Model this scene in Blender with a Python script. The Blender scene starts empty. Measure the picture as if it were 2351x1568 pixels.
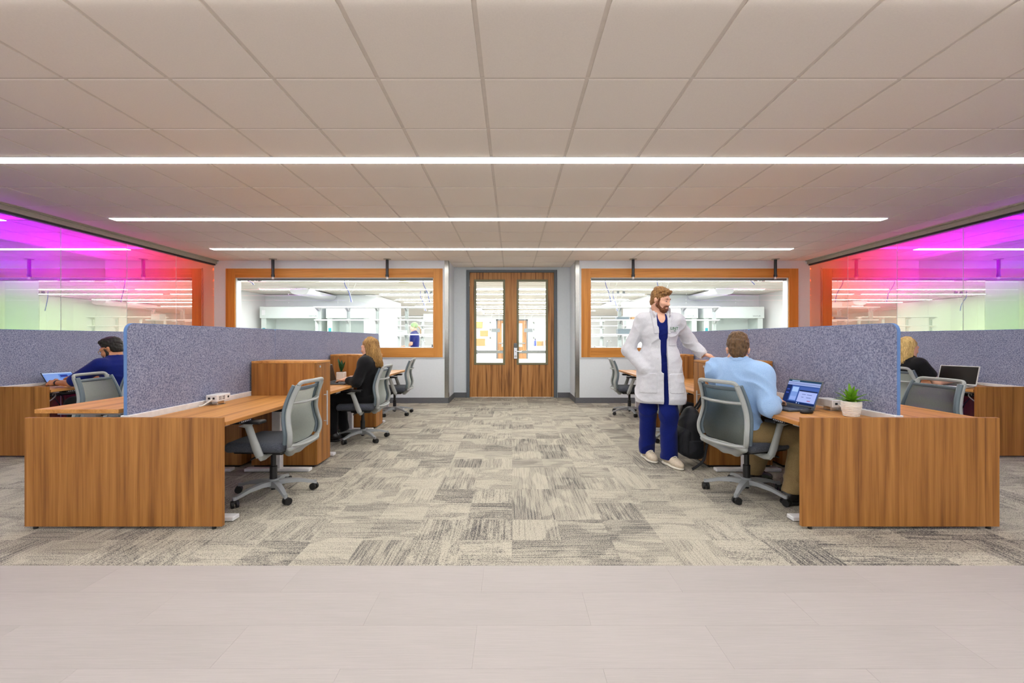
import bpy, bmesh, math, random
import numpy as np
from mathutils import Vector, Matrix

random.seed(7)
S = bpy.context.scene
COL = S.collection
PI = math.pi
R = math.radians

# ------------------------------------------------------------------ camera
F_PX, CAM_Z = 1008.0, 1.23
cam_d = bpy.data.cameras.new('camera')
cam_d.sensor_width = 36.0
cam_d.lens = F_PX / 2351.0 * 36.0
cam_d.shift_y = -5.0 / 2351.0
cam_d.clip_start = 0.05
cam = bpy.data.objects.new('camera', cam_d)
COL.objects.link(cam)
cam.location = (0, 0, CAM_Z)
cam.rotation_euler = (PI / 2, 0, 0)
S.camera = cam

# ------------------------------------------------------------------ world, exposure
W = bpy.data.worlds.new('world')
S.world = W
W.use_nodes = True
W.node_tree.nodes['Background'].inputs[0].default_value = (1.0, 0.985, 0.97, 1)
W.node_tree.nodes['Background'].inputs[1].default_value = 1.15
STRIP = 18.0          # office strip lights
LABSTRIP = 58.0      # lab strip lights
ADDED_STRIP = 18.0      # strips added behind the coloured glass, for bright bars and backlight
ADDED_UPLIGHT = 270.0         # uplights added behind the coloured glass to brighten it
S.view_settings.view_transform = 'Standard'
S.view_settings.look = 'None'
S.view_settings.gamma = 1.0
S.view_settings.use_curve_mapping = False
S.view_settings.exposure = 0.29
S.cycles.use_denoising = True
S.cycles.max_bounces = 7
S.cycles.diffuse_bounces = 4
S.cycles.adaptive_threshold = 0.03
S.cycles.glossy_bounces = 3
S.cycles.transparent_max_bounces = 10
S.cycles.caustics_reflective = False
S.cycles.caustics_refractive = False
S.cycles.sample_clamp_indirect = 4.0

# ------------------------------------------------------------------ materials
MATS = {}


def srgb(r, g, b):
    f = lambda c: (c / 255 / 12.92) if c / 255 <= .04045 else ((c / 255 + .055) / 1.055) ** 2.4
    return (f(r), f(g), f(b), 1.0)


class NT:
    def __init__(s, name):
        s.m = bpy.data.materials.new(name)
        s.m.use_nodes = True
        s.t = s.m.node_tree
        s.t.nodes.clear()
        s.out = s.n('ShaderNodeOutputMaterial')

    def n(s, typ, **kw):
        nd = s.t.nodes.new(typ)
        for k, v in kw.items():
            setattr(nd, k, v)
        return nd

    def l(s, a, b):
        s.t.links.new(a, b)

    def coords(s, scale=(1, 1, 1), rand=True):
        tc = s.n('ShaderNodeTexCoord')
        mp = s.n('ShaderNodeMapping')
        mp.inputs['Scale'].default_value = scale
        src = tc.outputs['Object']
        if rand:
            oi = s.n('ShaderNodeObjectInfo')
            mu = s.n('ShaderNodeMath', operation='MULTIPLY')
            mu.inputs[1].default_value = 37.0
            s.l(oi.outputs['Random'], mu.inputs[0])
            ad = s.n('ShaderNodeVectorMath', operation='ADD')
            s.l(src, ad.inputs[0])
            s.l(mu.outputs[0], ad.inputs[1])
            src = ad.outputs[0]
        s.l(src, mp.inputs['Vector'])
        return mp.outputs[0]

    def noise(s, vec, scale=5, detail=3, rough=.5, dist=0):
        nd = s.n('ShaderNodeTexNoise')
        nd.inputs['Scale'].default_value = scale
        nd.inputs['Detail'].default_value = detail
        nd.inputs['Roughness'].default_value = rough
        nd.inputs['Distortion'].default_value = dist
        s.l(vec, nd.inputs['Vector'])
        return nd.outputs['Fac']

    def ramp(s, fac, stops):
        nd = s.n('ShaderNodeValToRGB')
        e = nd.color_ramp.elements
        while len(e) < len(stops):
            e.new(.5)
        for i, (p, c) in enumerate(stops):
            e[i].position = p
            e[i].color = c if len(c) == 4 else (*c, 1)
        s.l(fac, nd.inputs[0])
        return nd.outputs[0]

    def mix(s, fac, a, b, blend='MIX'):
        nd = s.n('ShaderNodeMix', data_type='RGBA', blend_type=blend)
        for inp, v in ((nd.inputs[0], fac), (nd.inputs[6], a), (nd.inputs[7], b)):
            if isinstance(v, (int, float)):
                inp.default_value = v
            elif isinstance(v, tuple):
                inp.default_value = v
            else:
                s.l(v, inp)
        return nd.outputs[2]

    def math(s, op, a, b=0.0):
        nd = s.n('ShaderNodeMath', operation=op)
        for inp, v in ((nd.inputs[0], a), (nd.inputs[1], b)):
            if isinstance(v, (int, float)):
                inp.default_value = v
            else:
                s.l(v, inp)
        return nd.outputs[0]

    def bump(s, h, strength=.2, dist=.01):
        nd = s.n('ShaderNodeBump')
        nd.inputs['Strength'].default_value = strength
        nd.inputs['Distance'].default_value = dist
        s.l(h, nd.inputs['Height'])
        return nd.outputs[0]

    def pbsdf(s, color, rough=.5, metal=0, normal=None, spec=.5, sheen=0):
        nd = s.n('ShaderNodeBsdfPrincipled')
        if isinstance(color, tuple):
            nd.inputs['Base Color'].default_value = color
        else:
            s.l(color, nd.inputs['Base Color'])
        nd.inputs['Roughness'].default_value = rough
        nd.inputs['Metallic'].default_value = metal
        nd.inputs['Specular IOR Level'].default_value = spec
        if sheen:
            nd.inputs['Sheen Weight'].default_value = sheen
        if normal is not None:
            s.l(normal, nd.inputs['Normal'])
        s.l(nd.outputs[0], s.out.inputs[0])
        return nd


def plain(name, rgb, rough=.5, metal=0, spec=.5, var=.06, scale=30, bump=0):
    """flat paint or plastic with a faint procedural mottling"""
    nt = NT(name)
    c = srgb(*rgb)
    v = nt.coords((1, 1, 1))
    n = nt.noise(v, scale, 3)
    d = tuple(x * (1 - var) for x in c[:3]) + (1,)
    l = tuple(min(1, x * (1 + var)) for x in c[:3]) + (1,)
    col = nt.ramp(n, [(.3, d), (.7, l)])
    nt.pbsdf(col, rough, metal, nt.bump(n, bump, .002) if bump else None, spec)
    MATS[name] = nt.m


def fabric(name, a, b, scale=220, rough=.95, bump=.3, sheen=.1, lo=.38, hi=.62):
    nt = NT(name)
    v = nt.coords()
    n = nt.noise(v, scale, 4, .65)
    big = nt.noise(v, 6, 2)
    col = nt.ramp(n, [(lo, srgb(*a)), (hi, srgb(*b))])
    col = nt.mix(nt.math('MULTIPLY', big, .25), col, srgb(*[x * .8 for x in a]))
    nt.pbsdf(col, rough, 0, nt.bump(n, bump, .002), .2, sheen)
    MATS[name] = nt.m


def wood(name, dark, mid, light, axis, rough=.42, band=7.0, contrast=1.0, fiber=70):
    nt = NT(name)
    sc = [band] * 3
    sc['xyz'.index(axis)] = band * .035
    sf = [fiber] * 3
    sf['xyz'.index(axis)] = fiber * .02
    n1 = nt.noise(nt.coords(tuple(sc)), 1.6, 4, .55, .35)
    n2 = nt.noise(nt.coords(tuple(sf)), 1.5, 3, .6)
    w = .16 * contrast
    c1 = nt.ramp(n1, [(.5 - w * 1.1, srgb(*dark)), (.5 - w * .2, srgb(*mid)), (.5 + w, srgb(*light))])
    c2 = nt.ramp(n2, [(.32, (.62, .56, .5, 1)), (.6, (1, 1, 1, 1))])
    col = nt.mix(.55, c1, c2, 'MULTIPLY')
    nt.pbsdf(col, rough, 0, nt.bump(n2, .05, .001), .4)
    MATS[name] = nt.m


def emit(name, rgb, strength):
    nt = NT(name)
    e = nt.n('ShaderNodeEmission')
    e.inputs[0].default_value = srgb(*rgb)
    e.inputs[1].default_value = strength
    nt.l(e.outputs[0], nt.out.inputs[0])
    MATS[name] = nt.m


def clear_glass(name, tint, refl=.07):
    nt = NT(name)
    t = nt.n('ShaderNodeBsdfTransparent')
    t.inputs[0].default_value = tint
    g = nt.n('ShaderNodeBsdfGlossy')
    g.inputs['Roughness'].default_value = .01
    mx = nt.n('ShaderNodeMixShader')
    mx.inputs[0].default_value = refl
    nt.l(t.outputs[0], mx.inputs[1])
    nt.l(g.outputs[0], mx.inputs[2])
    nt.l(mx.outputs[0], nt.out.inputs[0])
    MATS[name] = nt.m


def dichroic(name, far_y):
    """two-colour film glass: it passes one hue and mirrors another; angle-dependent hues are painted in along the wall and upwards"""
    nt = NT(name)
    geo = nt.n('ShaderNodeNewGeometry')
    sp = nt.n('ShaderNodeSeparateXYZ')
    nt.l(geo.outputs['Position'], sp.inputs[0])
    v = nt.n('ShaderNodeMapRange')
    v.inputs['From Min'].default_value = 4.6
    v.inputs['From Max'].default_value = far_y
    nt.l(sp.outputs['Y'], v.inputs[0])
    def band(z0, z1):
        h = nt.n('ShaderNodeMapRange', interpolation_type='SMOOTHSTEP')
        h.inputs['From Min'].default_value = z0
        h.inputs['From Max'].default_value = z1
        nt.l(sp.outputs['Z'], h.inputs[0])
        return h.outputs[0]
    y = v.outputs[0]
    foot = nt.ramp(y, [(0, (.40, .02, .62)), (1, (.8, .25, .1))])
    low = nt.ramp(y, [(0, (.10, .20, .06)), (.35, (.22, .22, .14)), (.62, (.50, .22, .18)), (.82, (1, .30, .06)), (1, (1, .46, .16))])
    top = nt.ramp(y, [(0, (.62, .03, 1)), (.38, (1, .09, .92)), (.66, (1, .16, .45)), (.86, (1, .27, .16)), (1, (1, .42, .18))])
    tr = nt.mix(band(1.55, 2.15), nt.mix(band(.75, 1.15), foot, low), top)
    rlow = nt.ramp(y, [(0, (.78, .96, .62)), (.45, (.88, .94, .80)), (.75, (.88, .80, .70)), (1, (.92, .76, .64))])
    rtop = nt.ramp(y, [(0, (.72, .60, .84)), (.45, (.82, .55, .76)), (.75, (.82, .52, .6)), (1, (.92, .70, .6))])
    rf = nt.mix(band(1.6, 2.3), rlow, rtop)
    t = nt.n('ShaderNodeBsdfTransparent')
    nt.l(tr, t.inputs[0])
    g = nt.n('ShaderNodeBsdfGlossy')
    g.inputs['Roughness'].default_value = 0.0
    nt.l(rf, g.inputs[0])
    mx = nt.n('ShaderNodeMixShader')
    mx.inputs[0].default_value = .6
    nt.l(t.outputs[0], mx.inputs[1])
    nt.l(g.outputs[0], mx.inputs[2])
    nt.l(mx.outputs[0], nt.out.inputs[0])
    MATS[name] = nt.m


def carpet(name):
    """loop-pile tile: quarter cells with turned streaks, darker wedges and a fine fleck"""
    nt = NT(name)
    p0 = nt.n('ShaderNodeTexCoord').outputs['Object']
    rnd = nt.math('MULTIPLY', nt.n('ShaderNodeObjectInfo').outputs['Random'], 91.0)

    def vec(op, a, b):
        nd = nt.n('ShaderNodeVectorMath', operation=op)
        for i, q in ((0, a), (1, b)):
            if q is None:
                continue
            if isinstance(q, tuple):
                nd.inputs[i].default_value = q
            else:
                nt.l(q, nd.inputs[i])
        return nd.outputs[0]

    def white(v):
        wn = nt.n('ShaderNodeTexWhiteNoise', noise_dimensions='2D')
        nt.l(v, wn.inputs['Vector'])
        return wn.outputs['Value']
    cell = vec('FLOOR', vec('MULTIPLY', p0, (3.281, 3.281, 0)), None)
    turn = nt.math('GREATER_THAN', white(vec('ADD', cell, rnd)), .42)
    pr = vec('ADD', p0, rnd)
    sp = nt.n('ShaderNodeSeparateXYZ')
    nt.l(pr, sp.inputs[0])
    sw = nt.n('ShaderNodeCombineXYZ')
    nt.l(sp.outputs['Y'], sw.inputs[0])
    nt.l(sp.outputs['X'], sw.inputs[1])
    mx = nt.n('ShaderNodeMix', data_type='VECTOR')
    nt.l(turn, mx.inputs[0])
    nt.l(pr, mx.inputs[4])
    nt.l(sw.outputs[0], mx.inputs[5])
    q = mx.outputs[1]
    tone = white(vec('ADD', vec('FLOOR', vec('MULTIPLY', p0, (3.281, 3.281, 0)), None), nt.math('ADD', rnd, 7.3)))
    patch = nt.ramp(tone, [(.3, (0, 0, 0, 1)), (1, (1, 1, 1, 1))])
    wedge = nt.ramp(nt.noise(vec('MULTIPLY', q, (2.4, 5.5, 1)), 1, 1, .4, 1.0), [(.47, (0, 0, 0, 1)), (.52, (1, 1, 1, 1))])
    streak = nt.ramp(nt.noise(vec('MULTIPLY', q, (2.6, 85, 1)), 1, 2, .6), [(.47, (0, 0, 0, 1)), (.62, (1, 1, 1, 1))])
    speck = nt.noise(vec('MULTIPLY', pr, (210, 210, 1)), 1, 2, .6)
    a = nt.math('ADD', nt.math('MULTIPLY', patch, .18), nt.math('MULTIPLY', wedge, .17))
    a = nt.math('ADD', a, nt.math('MULTIPLY', streak, nt.math('ADD', nt.math('MULTIPLY', patch, .16), .20)))
    a = nt.math('ADD', a, nt.math('MULTIPLY', nt.math('SUBTRACT', speck, .5), 2.6))
    col = nt.ramp(nt.math('ADD', a, .06), [(0.0, srgb(194, 188, 172)), (.3, srgb(166, 160, 147)), (.6, srgb(108, 106, 104)), (1, srgb(62, 61, 63))])
    nt.pbsdf(col, 1.0, 0, nt.bump(speck, .5, .003), .05)
    MATS[name] = nt.m


wood('wood_panel', (114, 70, 30), (158, 104, 47), (182, 127, 64), 'z', band=15, contrast=1.35)
wood('wood_top', (164, 108, 50), (196, 136, 70), (214, 156, 88), 'y', band=9)
wood('wood_door', (124, 80, 38), (178, 122, 64), (194, 140, 80), 'z', .4, band=16, contrast=.7)
wood('wood_trim', (176, 112, 42), (202, 136, 58), (214, 150, 72), 'x', .45, band=6)
wood('wood_trim_v', (176, 112, 42), (202, 136, 58), (214, 150, 72), 'z', .45, band=6)
plain('wall_paint', (222, 229, 234), .8, var=.015)
plain('ceiling_tile', (243, 234, 224), .95, var=.02, scale=120, bump=.15)
plain('ceiling_grid', (222, 212, 202), .6, var=.03)
plain('base_vinyl', (98, 100, 104), .6)
plain('floor_deck', (120, 115, 108), .9)
carpet('carpet')
fabric('felt', (92, 98, 128), (168, 172, 196), 100, 1.0, .25, .1, .36, .64)
plain('felt_edge', (92, 126, 178), .8)
plain('white_metal', (226, 226, 228), .4)
plain('lab_white', (236, 238, 238), .5, var=.02)
plain('lab_ceiling', (222, 218, 209), .9, var=.02)
plain('lab_grey', (206, 214, 210), .5, var=.02)
plain('lab_floor', (214, 206, 196), .5, var=.03)
plain('chair_grey', (158, 162, 160), .45, var=.03)
plain('chair_slate', (92, 106, 114), .5, var=.04)
plain('base_grey', (146, 150, 152), .4, var=.03)
plain('black_plastic', (22, 23, 26), .45)
plain('rubber', (16, 16, 17), .6)
fabric('seat_fabric', (56, 60, 70), (96, 100, 110), 260)
nt = NT('mesh_fabric')
_n = nt.noise(nt.coords((1, 1, 1)), 420, 2)
_c = nt.ramp(_n, [(.35, srgb(200, 208, 202)), (.65, srgb(226, 232, 226))])
_d = nt.n('ShaderNodeBsdfDiffuse')
_t = nt.n('ShaderNodeBsdfTranslucent')
_m = nt.n('ShaderNodeMixShader')
_m.inputs[0].default_value = .3
nt.l(_c, _d.inputs[0]); nt.l(_c, _t.inputs[0])
nt.l(_d.outputs[0], _m.inputs[1]); nt.l(_t.outputs[0], _m.inputs[2]); nt.l(_m.outputs[0], nt.out.inputs[0])
MATS['mesh_fabric'] = nt.m
plain('steel', (176, 176, 172), .22, 1.0, var=.05)
plain('chrome', (196, 196, 200), .12, 1.0, var=.02)
plain('brushed', (196, 198, 202), .35, .25, var=.02)
plain('door_frame', (92, 100, 106), .5)
plain('lite_frame', (118, 116, 88), .45)
plain('header_metal', (170, 166, 150), .55)
plain('shade_grey', (110, 112, 108), .6)
plain('black_metal', (24, 26, 30), .4)
plain('skin', (224, 172, 146), .55, var=.05, scale=60)
plain('skin_tan', (196, 136, 98), .55, var=.05, scale=60)
plain('white_ceramic', (232, 228, 222), .35)
plain('soil', (70, 52, 38), .9)
plain('leaf_green', (132, 184, 52), .45, var=.25, scale=20)
plain('leaf_dark', (48, 104, 66), .45, var=.45, scale=45)
plain('cardboard', (188, 140, 86), .8)
plain('cable_white', (226, 226, 222), .5)
plain('cable_blue', (70, 84, 160), .5)
plain('teal', (30, 150, 160), .5)
plain('amber_metal', (176, 164, 110), .4)
plain('grey_sign', (108, 114, 116), .5)
plain('bottle_orange', (230, 140, 40), .4)
emit('strip_emit', (255, 253, 250), STRIP)
emit('lab_emit', (250, 252, 255), LABSTRIP)
emit('added_strip_emit', (255, 255, 255), ADDED_STRIP)
emit('added_uplight_emit', (255, 255, 255), ADDED_UPLIGHT)
clear_glass('clear_glass', (.96, .98, .97, 1), .05)
dichroic('dichroic_glass', 8.47)

# ------------------------------------------------------------------ builders


class MB:
    """collects simple solids into one bmesh"""

    def __init__(s):
        s.b = bmesh.new()
        s.smooth = False

    def box(s, x0, x1, y0, y1, z0, z1, bev=0, seg=1):
        g = bmesh.ops.create_cube(s.b, size=1)
        vs = g['verts']
        for v in vs:
            v.co = Vector(((x0 + x1) / 2 + v.co.x * (x1 - x0), (y0 + y1) / 2 + v.co.y * (y1 - y0), (z0 + z1) / 2 + v.co.z * (z1 - z0)))
        if bev:
            es = list({e for v in vs for e in v.link_edges})
            bmesh.ops.bevel(s.b, geom=es, offset=bev, segments=seg, affect='EDGES', profile=.5)
        return s

    def cyl(s, a, b, r0, r1=None, n=16, cap=True):
        a, b = Vector(a), Vector(b)
        r1 = r0 if r1 is None else r1
        d = b - a
        L = d.length
        q = d.to_track_quat('Z', 'Y').to_matrix().to_4x4()
        g = bmesh.ops.create_cone(s.b, cap_ends=cap, segments=n, radius1=r0, radius2=r1, depth=L)
        bmesh.ops.transform(s.b, verts=g['verts'], matrix=Matrix.Translation((a + b) / 2) @ q)
        return s

    def ball(s, c, r, n=12):
        rr = (r, r, r) if isinstance(r, (int, float)) else r
        g = bmesh.ops.create_uvsphere(s.b, u_segments=n, v_segments=max(6, n * 2 // 3), radius=1)
        for v in g['verts']:
            v.co = Vector((c[0] + v.co.x * rr[0], c[1] + v.co.y * rr[1], c[2] + v.co.z * rr[2]))
        return s

    def tube(s, pts, r, n=8, cap=True):
        """round (r number or list) or elliptic (r=(w,h)) sweep along points"""
        P = [Vector(p) for p in pts]
        m = len(P)
        rings = []
        up = Vector((0, 0, 1))
        prev = None
        for i, p in enumerate(P):
            t = (P[min(i + 1, m - 1)] - P[max(i - 1, 0)]).normalized()
            if prev is None:
                u = t.cross(up)
                if u.length < 1e-3:
                    u = t.cross(Vector((0, 1, 0)))
            else:
                u = prev - t * prev.dot(t)
            u.normalize()
            prev = u
            w = t.cross(u)
            ri = r[i] if isinstance(r, list) else r
            a, b = ri if isinstance(ri, tuple) else (ri, ri)
            rings.append([s.b.verts.new(p + u * (a * math.cos(2 * PI * k / n)) + w * (b * math.sin(2 * PI * k / n))) for k in range(n)])
        for i in range(m - 1):
            for k in range(n):
                s.b.faces.new((rings[i][k], rings[i][(k + 1) % n], rings[i + 1][(k + 1) % n], rings[i + 1][k]))
        if cap:
            s.b.faces.new(rings[0][::-1])
            s.b.faces.new(rings[-1])
        s.smooth = True
        return s

    def lathe(s, prof, c=(0, 0, 0), n=24):
        rings = []
        for r, z in prof:
            rings.append([s.b.verts.new((c[0] + r * math.cos(2 * PI * k / n), c[1] + r * math.sin(2 * PI * k / n), c[2] + z)) for k in range(n)])
        for i in range(len(prof) - 1):
            for k in range(n):
                s.b.faces.new((rings[i][k], rings[i][(k + 1) % n], rings[i + 1][(k + 1) % n], rings[i + 1][k]))
        s.b.faces.new(rings[0][::-1])
        s.b.faces.new(rings[-1])
        s.smooth = True
        return s

    def prism(s, poly, axis, a, b):
        """poly in the two other axes (cyclic order), extruded from a to b along axis"""
        def mk(u, v, w):
            return {'x': (w, u, v), 'y': (u, w, v), 'z': (u, v, w)}[axis]
        A = [s.b.verts.new(mk(u, v, a)) for u, v in poly]
        B = [s.b.verts.new(mk(u, v, b)) for u, v in poly]
        n = len(poly)
        s.b.faces.new(A[::-1])
        s.b.faces.new(B)
        for i in range(n):
            s.b.faces.new((A[i], A[(i + 1) % n], B[(i + 1) % n], B[i]))
        return s

    def grid(s, rows):
        V = [[s.b.verts.new(p) for p in r] for r in rows]
        for i in range(len(V) - 1):
            for j in range(len(V[0]) - 1):
                s.b.faces.new((V[i][j], V[i][j + 1], V[i + 1][j + 1], V[i + 1][j]))
        s.smooth = True
        return s

    def quad(s, pts):
        s.b.faces.new([s.b.verts.new(p) for p in pts])
        return s

    def xf(s, M):
        bmesh.ops.transform(s.b, verts=s.b.verts[:], matrix=M)
        return s

    def mesh(s, name, mat, smooth=None, angle=35):
        bmesh.ops.recalc_face_normals(s.b, faces=s.b.faces[:])
        me = bpy.data.meshes.new(name)
        s.b.to_mesh(me)
        s.b.free()
        for m in (mat if isinstance(mat, (list, tuple)) else [mat]):
            me.materials.append(MATS[m])
        if s.smooth if smooth is None else smooth:
            me.shade_smooth()
            me.set_sharp_from_angle(angle=R(angle))
        return me


def link(name, data, parent=None, loc=None, rot=None):
    o = bpy.data.objects.new(name, data)
    COL.objects.link(o)
    if parent is not None:
        o.parent = parent
    if loc is not None:
        o.location = loc
    if rot is not None:
        o.rotation_euler = rot
    return o


def tag(o, label=None, cat=None, group=None, kind=None):
    for k, v in (('label', label), ('category', cat), ('group', group), ('kind', kind)):
        if v:
            o[k] = v
    return o


def thing(name, label, cat, loc=(0, 0, 0), rz=0, group=None):
    o = link(name, None, None, loc, (0, 0, rz))
    o.empty_display_size = .1
    return tag(o, label, cat, group)


def part(name, mb, mat, parent=None, label=None, smooth=None, kind=None):
    o = link(name, mb.mesh(name, mat, smooth), parent)
    return tag(o, label, kind=kind)


def struct(name, mb, mat, parent=None, smooth=None):
    o = link(name, mb.mesh(name, mat, smooth), parent)
    if parent is None:
        o['kind'] = 'structure'
    return o


def copy_tree(o, parent=None):
    c = o.copy()
    COL.objects.link(c)
    c.parent = parent
    for ch in list(o.children):
        copy_tree(ch, c)
    return c


def text_mesh(txt, size, mat, depth=.0006):
    cu = bpy.data.curves.new('lettering', 'FONT')
    cu.body = txt
    cu.size = size
    cu.extrude = depth
    cu.align_x = 'CENTER'
    cu.align_y = 'CENTER'
    ob = bpy.data.objects.new('tmp', cu)
    COL.objects.link(ob)
    dg = bpy.context.evaluated_depsgraph_get()
    me = bpy.data.meshes.new_from_object(ob.evaluated_get(dg))
    bpy.data.objects.remove(ob)
    me.materials.clear()
    me.materials.append(MATS[mat])
    return me


def catmull(P, n=6):
    P = [Vector(p) for p in P]
    out = []
    for i in range(len(P) - 1):
        p0, p1, p2, p3 = P[max(i - 1, 0)], P[i], P[i + 1], P[min(i + 2, len(P) - 1)]
        for k in range(n):
            t = k / n
            out.append(.5 * ((2 * p1) + (p2 - p0) * t + (2 * p0 - 5 * p1 + 4 * p2 - p3) * t * t + (3 * p1 - p0 - 3 * p2 + p3) * t ** 3))
    out.append(P[-1])
    return out


# ------------------------------------------------------------------ smooth solids (distance fields -> one continuous mesh)
def E(c, r, M=None, k=.02):
    return ('E', np.array(c, float), np.array(r, float), None if M is None else np.array(M, float), k)


def C(a, b, ra, rb=None, k=.02):
    return ('C', np.array(a, float), np.array(b, float), (ra, ra if rb is None else rb), k)


def B(c, h, rd, M=None, k=.01):
    return ('B', np.array(c, float), np.array(h, float), (rd, None if M is None else np.array(M, float)), k)


def H(p, n):
    """half space: solid where (x-p).n < 0"""
    n = np.array(n, float)
    return ('H', np.array(p, float), n / np.linalg.norm(n), None, 0)


def prim_box(p):
    if p[0] == 'E':
        m = p[2].max()
        return p[1] - m, p[1] + m
    if p[0] == 'C':
        m = max(p[3])
        return np.minimum(p[1], p[2]) - m, np.maximum(p[1], p[2]) + m
    if p[0] == 'B':
        m = np.linalg.norm(p[2])
        return p[1] - m, p[1] + m


def prim_d(p, X):
    if p[0] == 'E':
        q = X - p[1]
        if p[3] is not None:
            q = q @ p[3]
        k0 = np.linalg.norm(q / p[2], axis=-1)
        k1 = np.linalg.norm(q / p[2] ** 2, axis=-1) + 1e-9
        return k0 * (k0 - 1) / k1
    if p[0] == 'C':
        a, b = p[1], p[2]
        ab = b - a
        t = np.clip(((X - a) @ ab) / (ab @ ab + 1e-12), 0, 1)
        return np.linalg.norm(X - a - t[..., None] * ab, axis=-1) - (p[3][0] + (p[3][1] - p[3][0]) * t)
    if p[0] == 'B':
        q = X - p[1]
        if p[3][1] is not None:
            q = q @ p[3][1]
        q = np.abs(q) - (p[2] - p[3][0])
        return np.linalg.norm(np.maximum(q, 0), axis=-1) + np.minimum(q.max(-1), 0) - p[3][0]
    return (X - p[1]) @ p[2]


def wrinkle(X, amp, fr, seed=0):
    a = X @ np.array([1.0, .35, .2]) * fr + seed
    b = X @ np.array([-.3, 1.0, .45]) * fr * 1.13 + 1.7 * seed
    c = X @ np.array([.15, -.4, 1.0]) * fr * .9 + .6 * seed
    return amp * (np.sin(a + 1.3 * np.sin(c)) * np.sin(b + .9 * np.sin(a)) + .6 * np.sin(c * 1.7 + 1.1 * np.sin(b)))


def fold(X, amp, fr, seed=0):
    """cloth folds: warped ridges"""
    a = X @ np.array([.75, .45, .55]) * fr + seed
    b = X @ np.array([-.6, .5, .7]) * fr * .8 + 2.1 * seed
    w = 1.6 * np.sin(b * .7 + .8 * np.sin(a * .5)) + .7 * np.sin(a * .9 + b)
    m = .5 + .5 * np.sin(b * .55 + 1.3 * np.sin(a * .35 + seed))
    return amp * (np.abs(np.sin(a * .8 + w)) ** .7 * 2 - 1.2) * (.25 + .75 * m)


def grow(prims, g):
    out = []
    for p in prims:
        if p[0] == 'C':
            out.append(('C', p[1], p[2], (p[3][0] + g, p[3][1] + g), p[4]))
        elif p[0] == 'E':
            out.append(('E', p[1], p[2] + g, p[3], p[4]))
        else:
            out.append(('B', p[1], p[2] + g, (p[3][0] + g, p[3][1]), p[4]))
    return out


def scaled(prims, c, s):
    out = []
    for p in prims:
        q = c + (p[1] - c) * s
        if p[0] == 'C':
            out.append(('C', q, c + (p[2] - c) * s, (p[3][0] * s, p[3][1] * s), p[4] * s))
        elif p[0] == 'E':
            out.append(('E', q, p[2] * s, p[3], p[4] * s))
        elif p[0] == 'B':
            out.append(('B', q, p[2] * s, (p[3][0] * s, p[3][1]), p[4] * s))
        else:
            out.append(('H', q, p[2], None, 0))
    return out


def front_y(prims, x, z, disp=None, y1=.5):
    """outermost surface along +y at (x, z)"""
    ys = np.linspace(y1, -.2, 700)
    X = np.stack([np.full_like(ys, x), ys, np.full_like(ys, z)], -1)
    f = np.full_like(ys, .2)
    for p in prims:
        d = prim_d(p, X)
        k = max(p[4], 1e-4)
        h = np.clip(.5 + .5 * (f - d) / k, 0, 1)
        f = f * (1 - h) + d * h - k * h * (1 - h)
    if disp:
        f = f + disp(X)
    i = np.argmax(f < 0)
    return float(ys[i])


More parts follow.
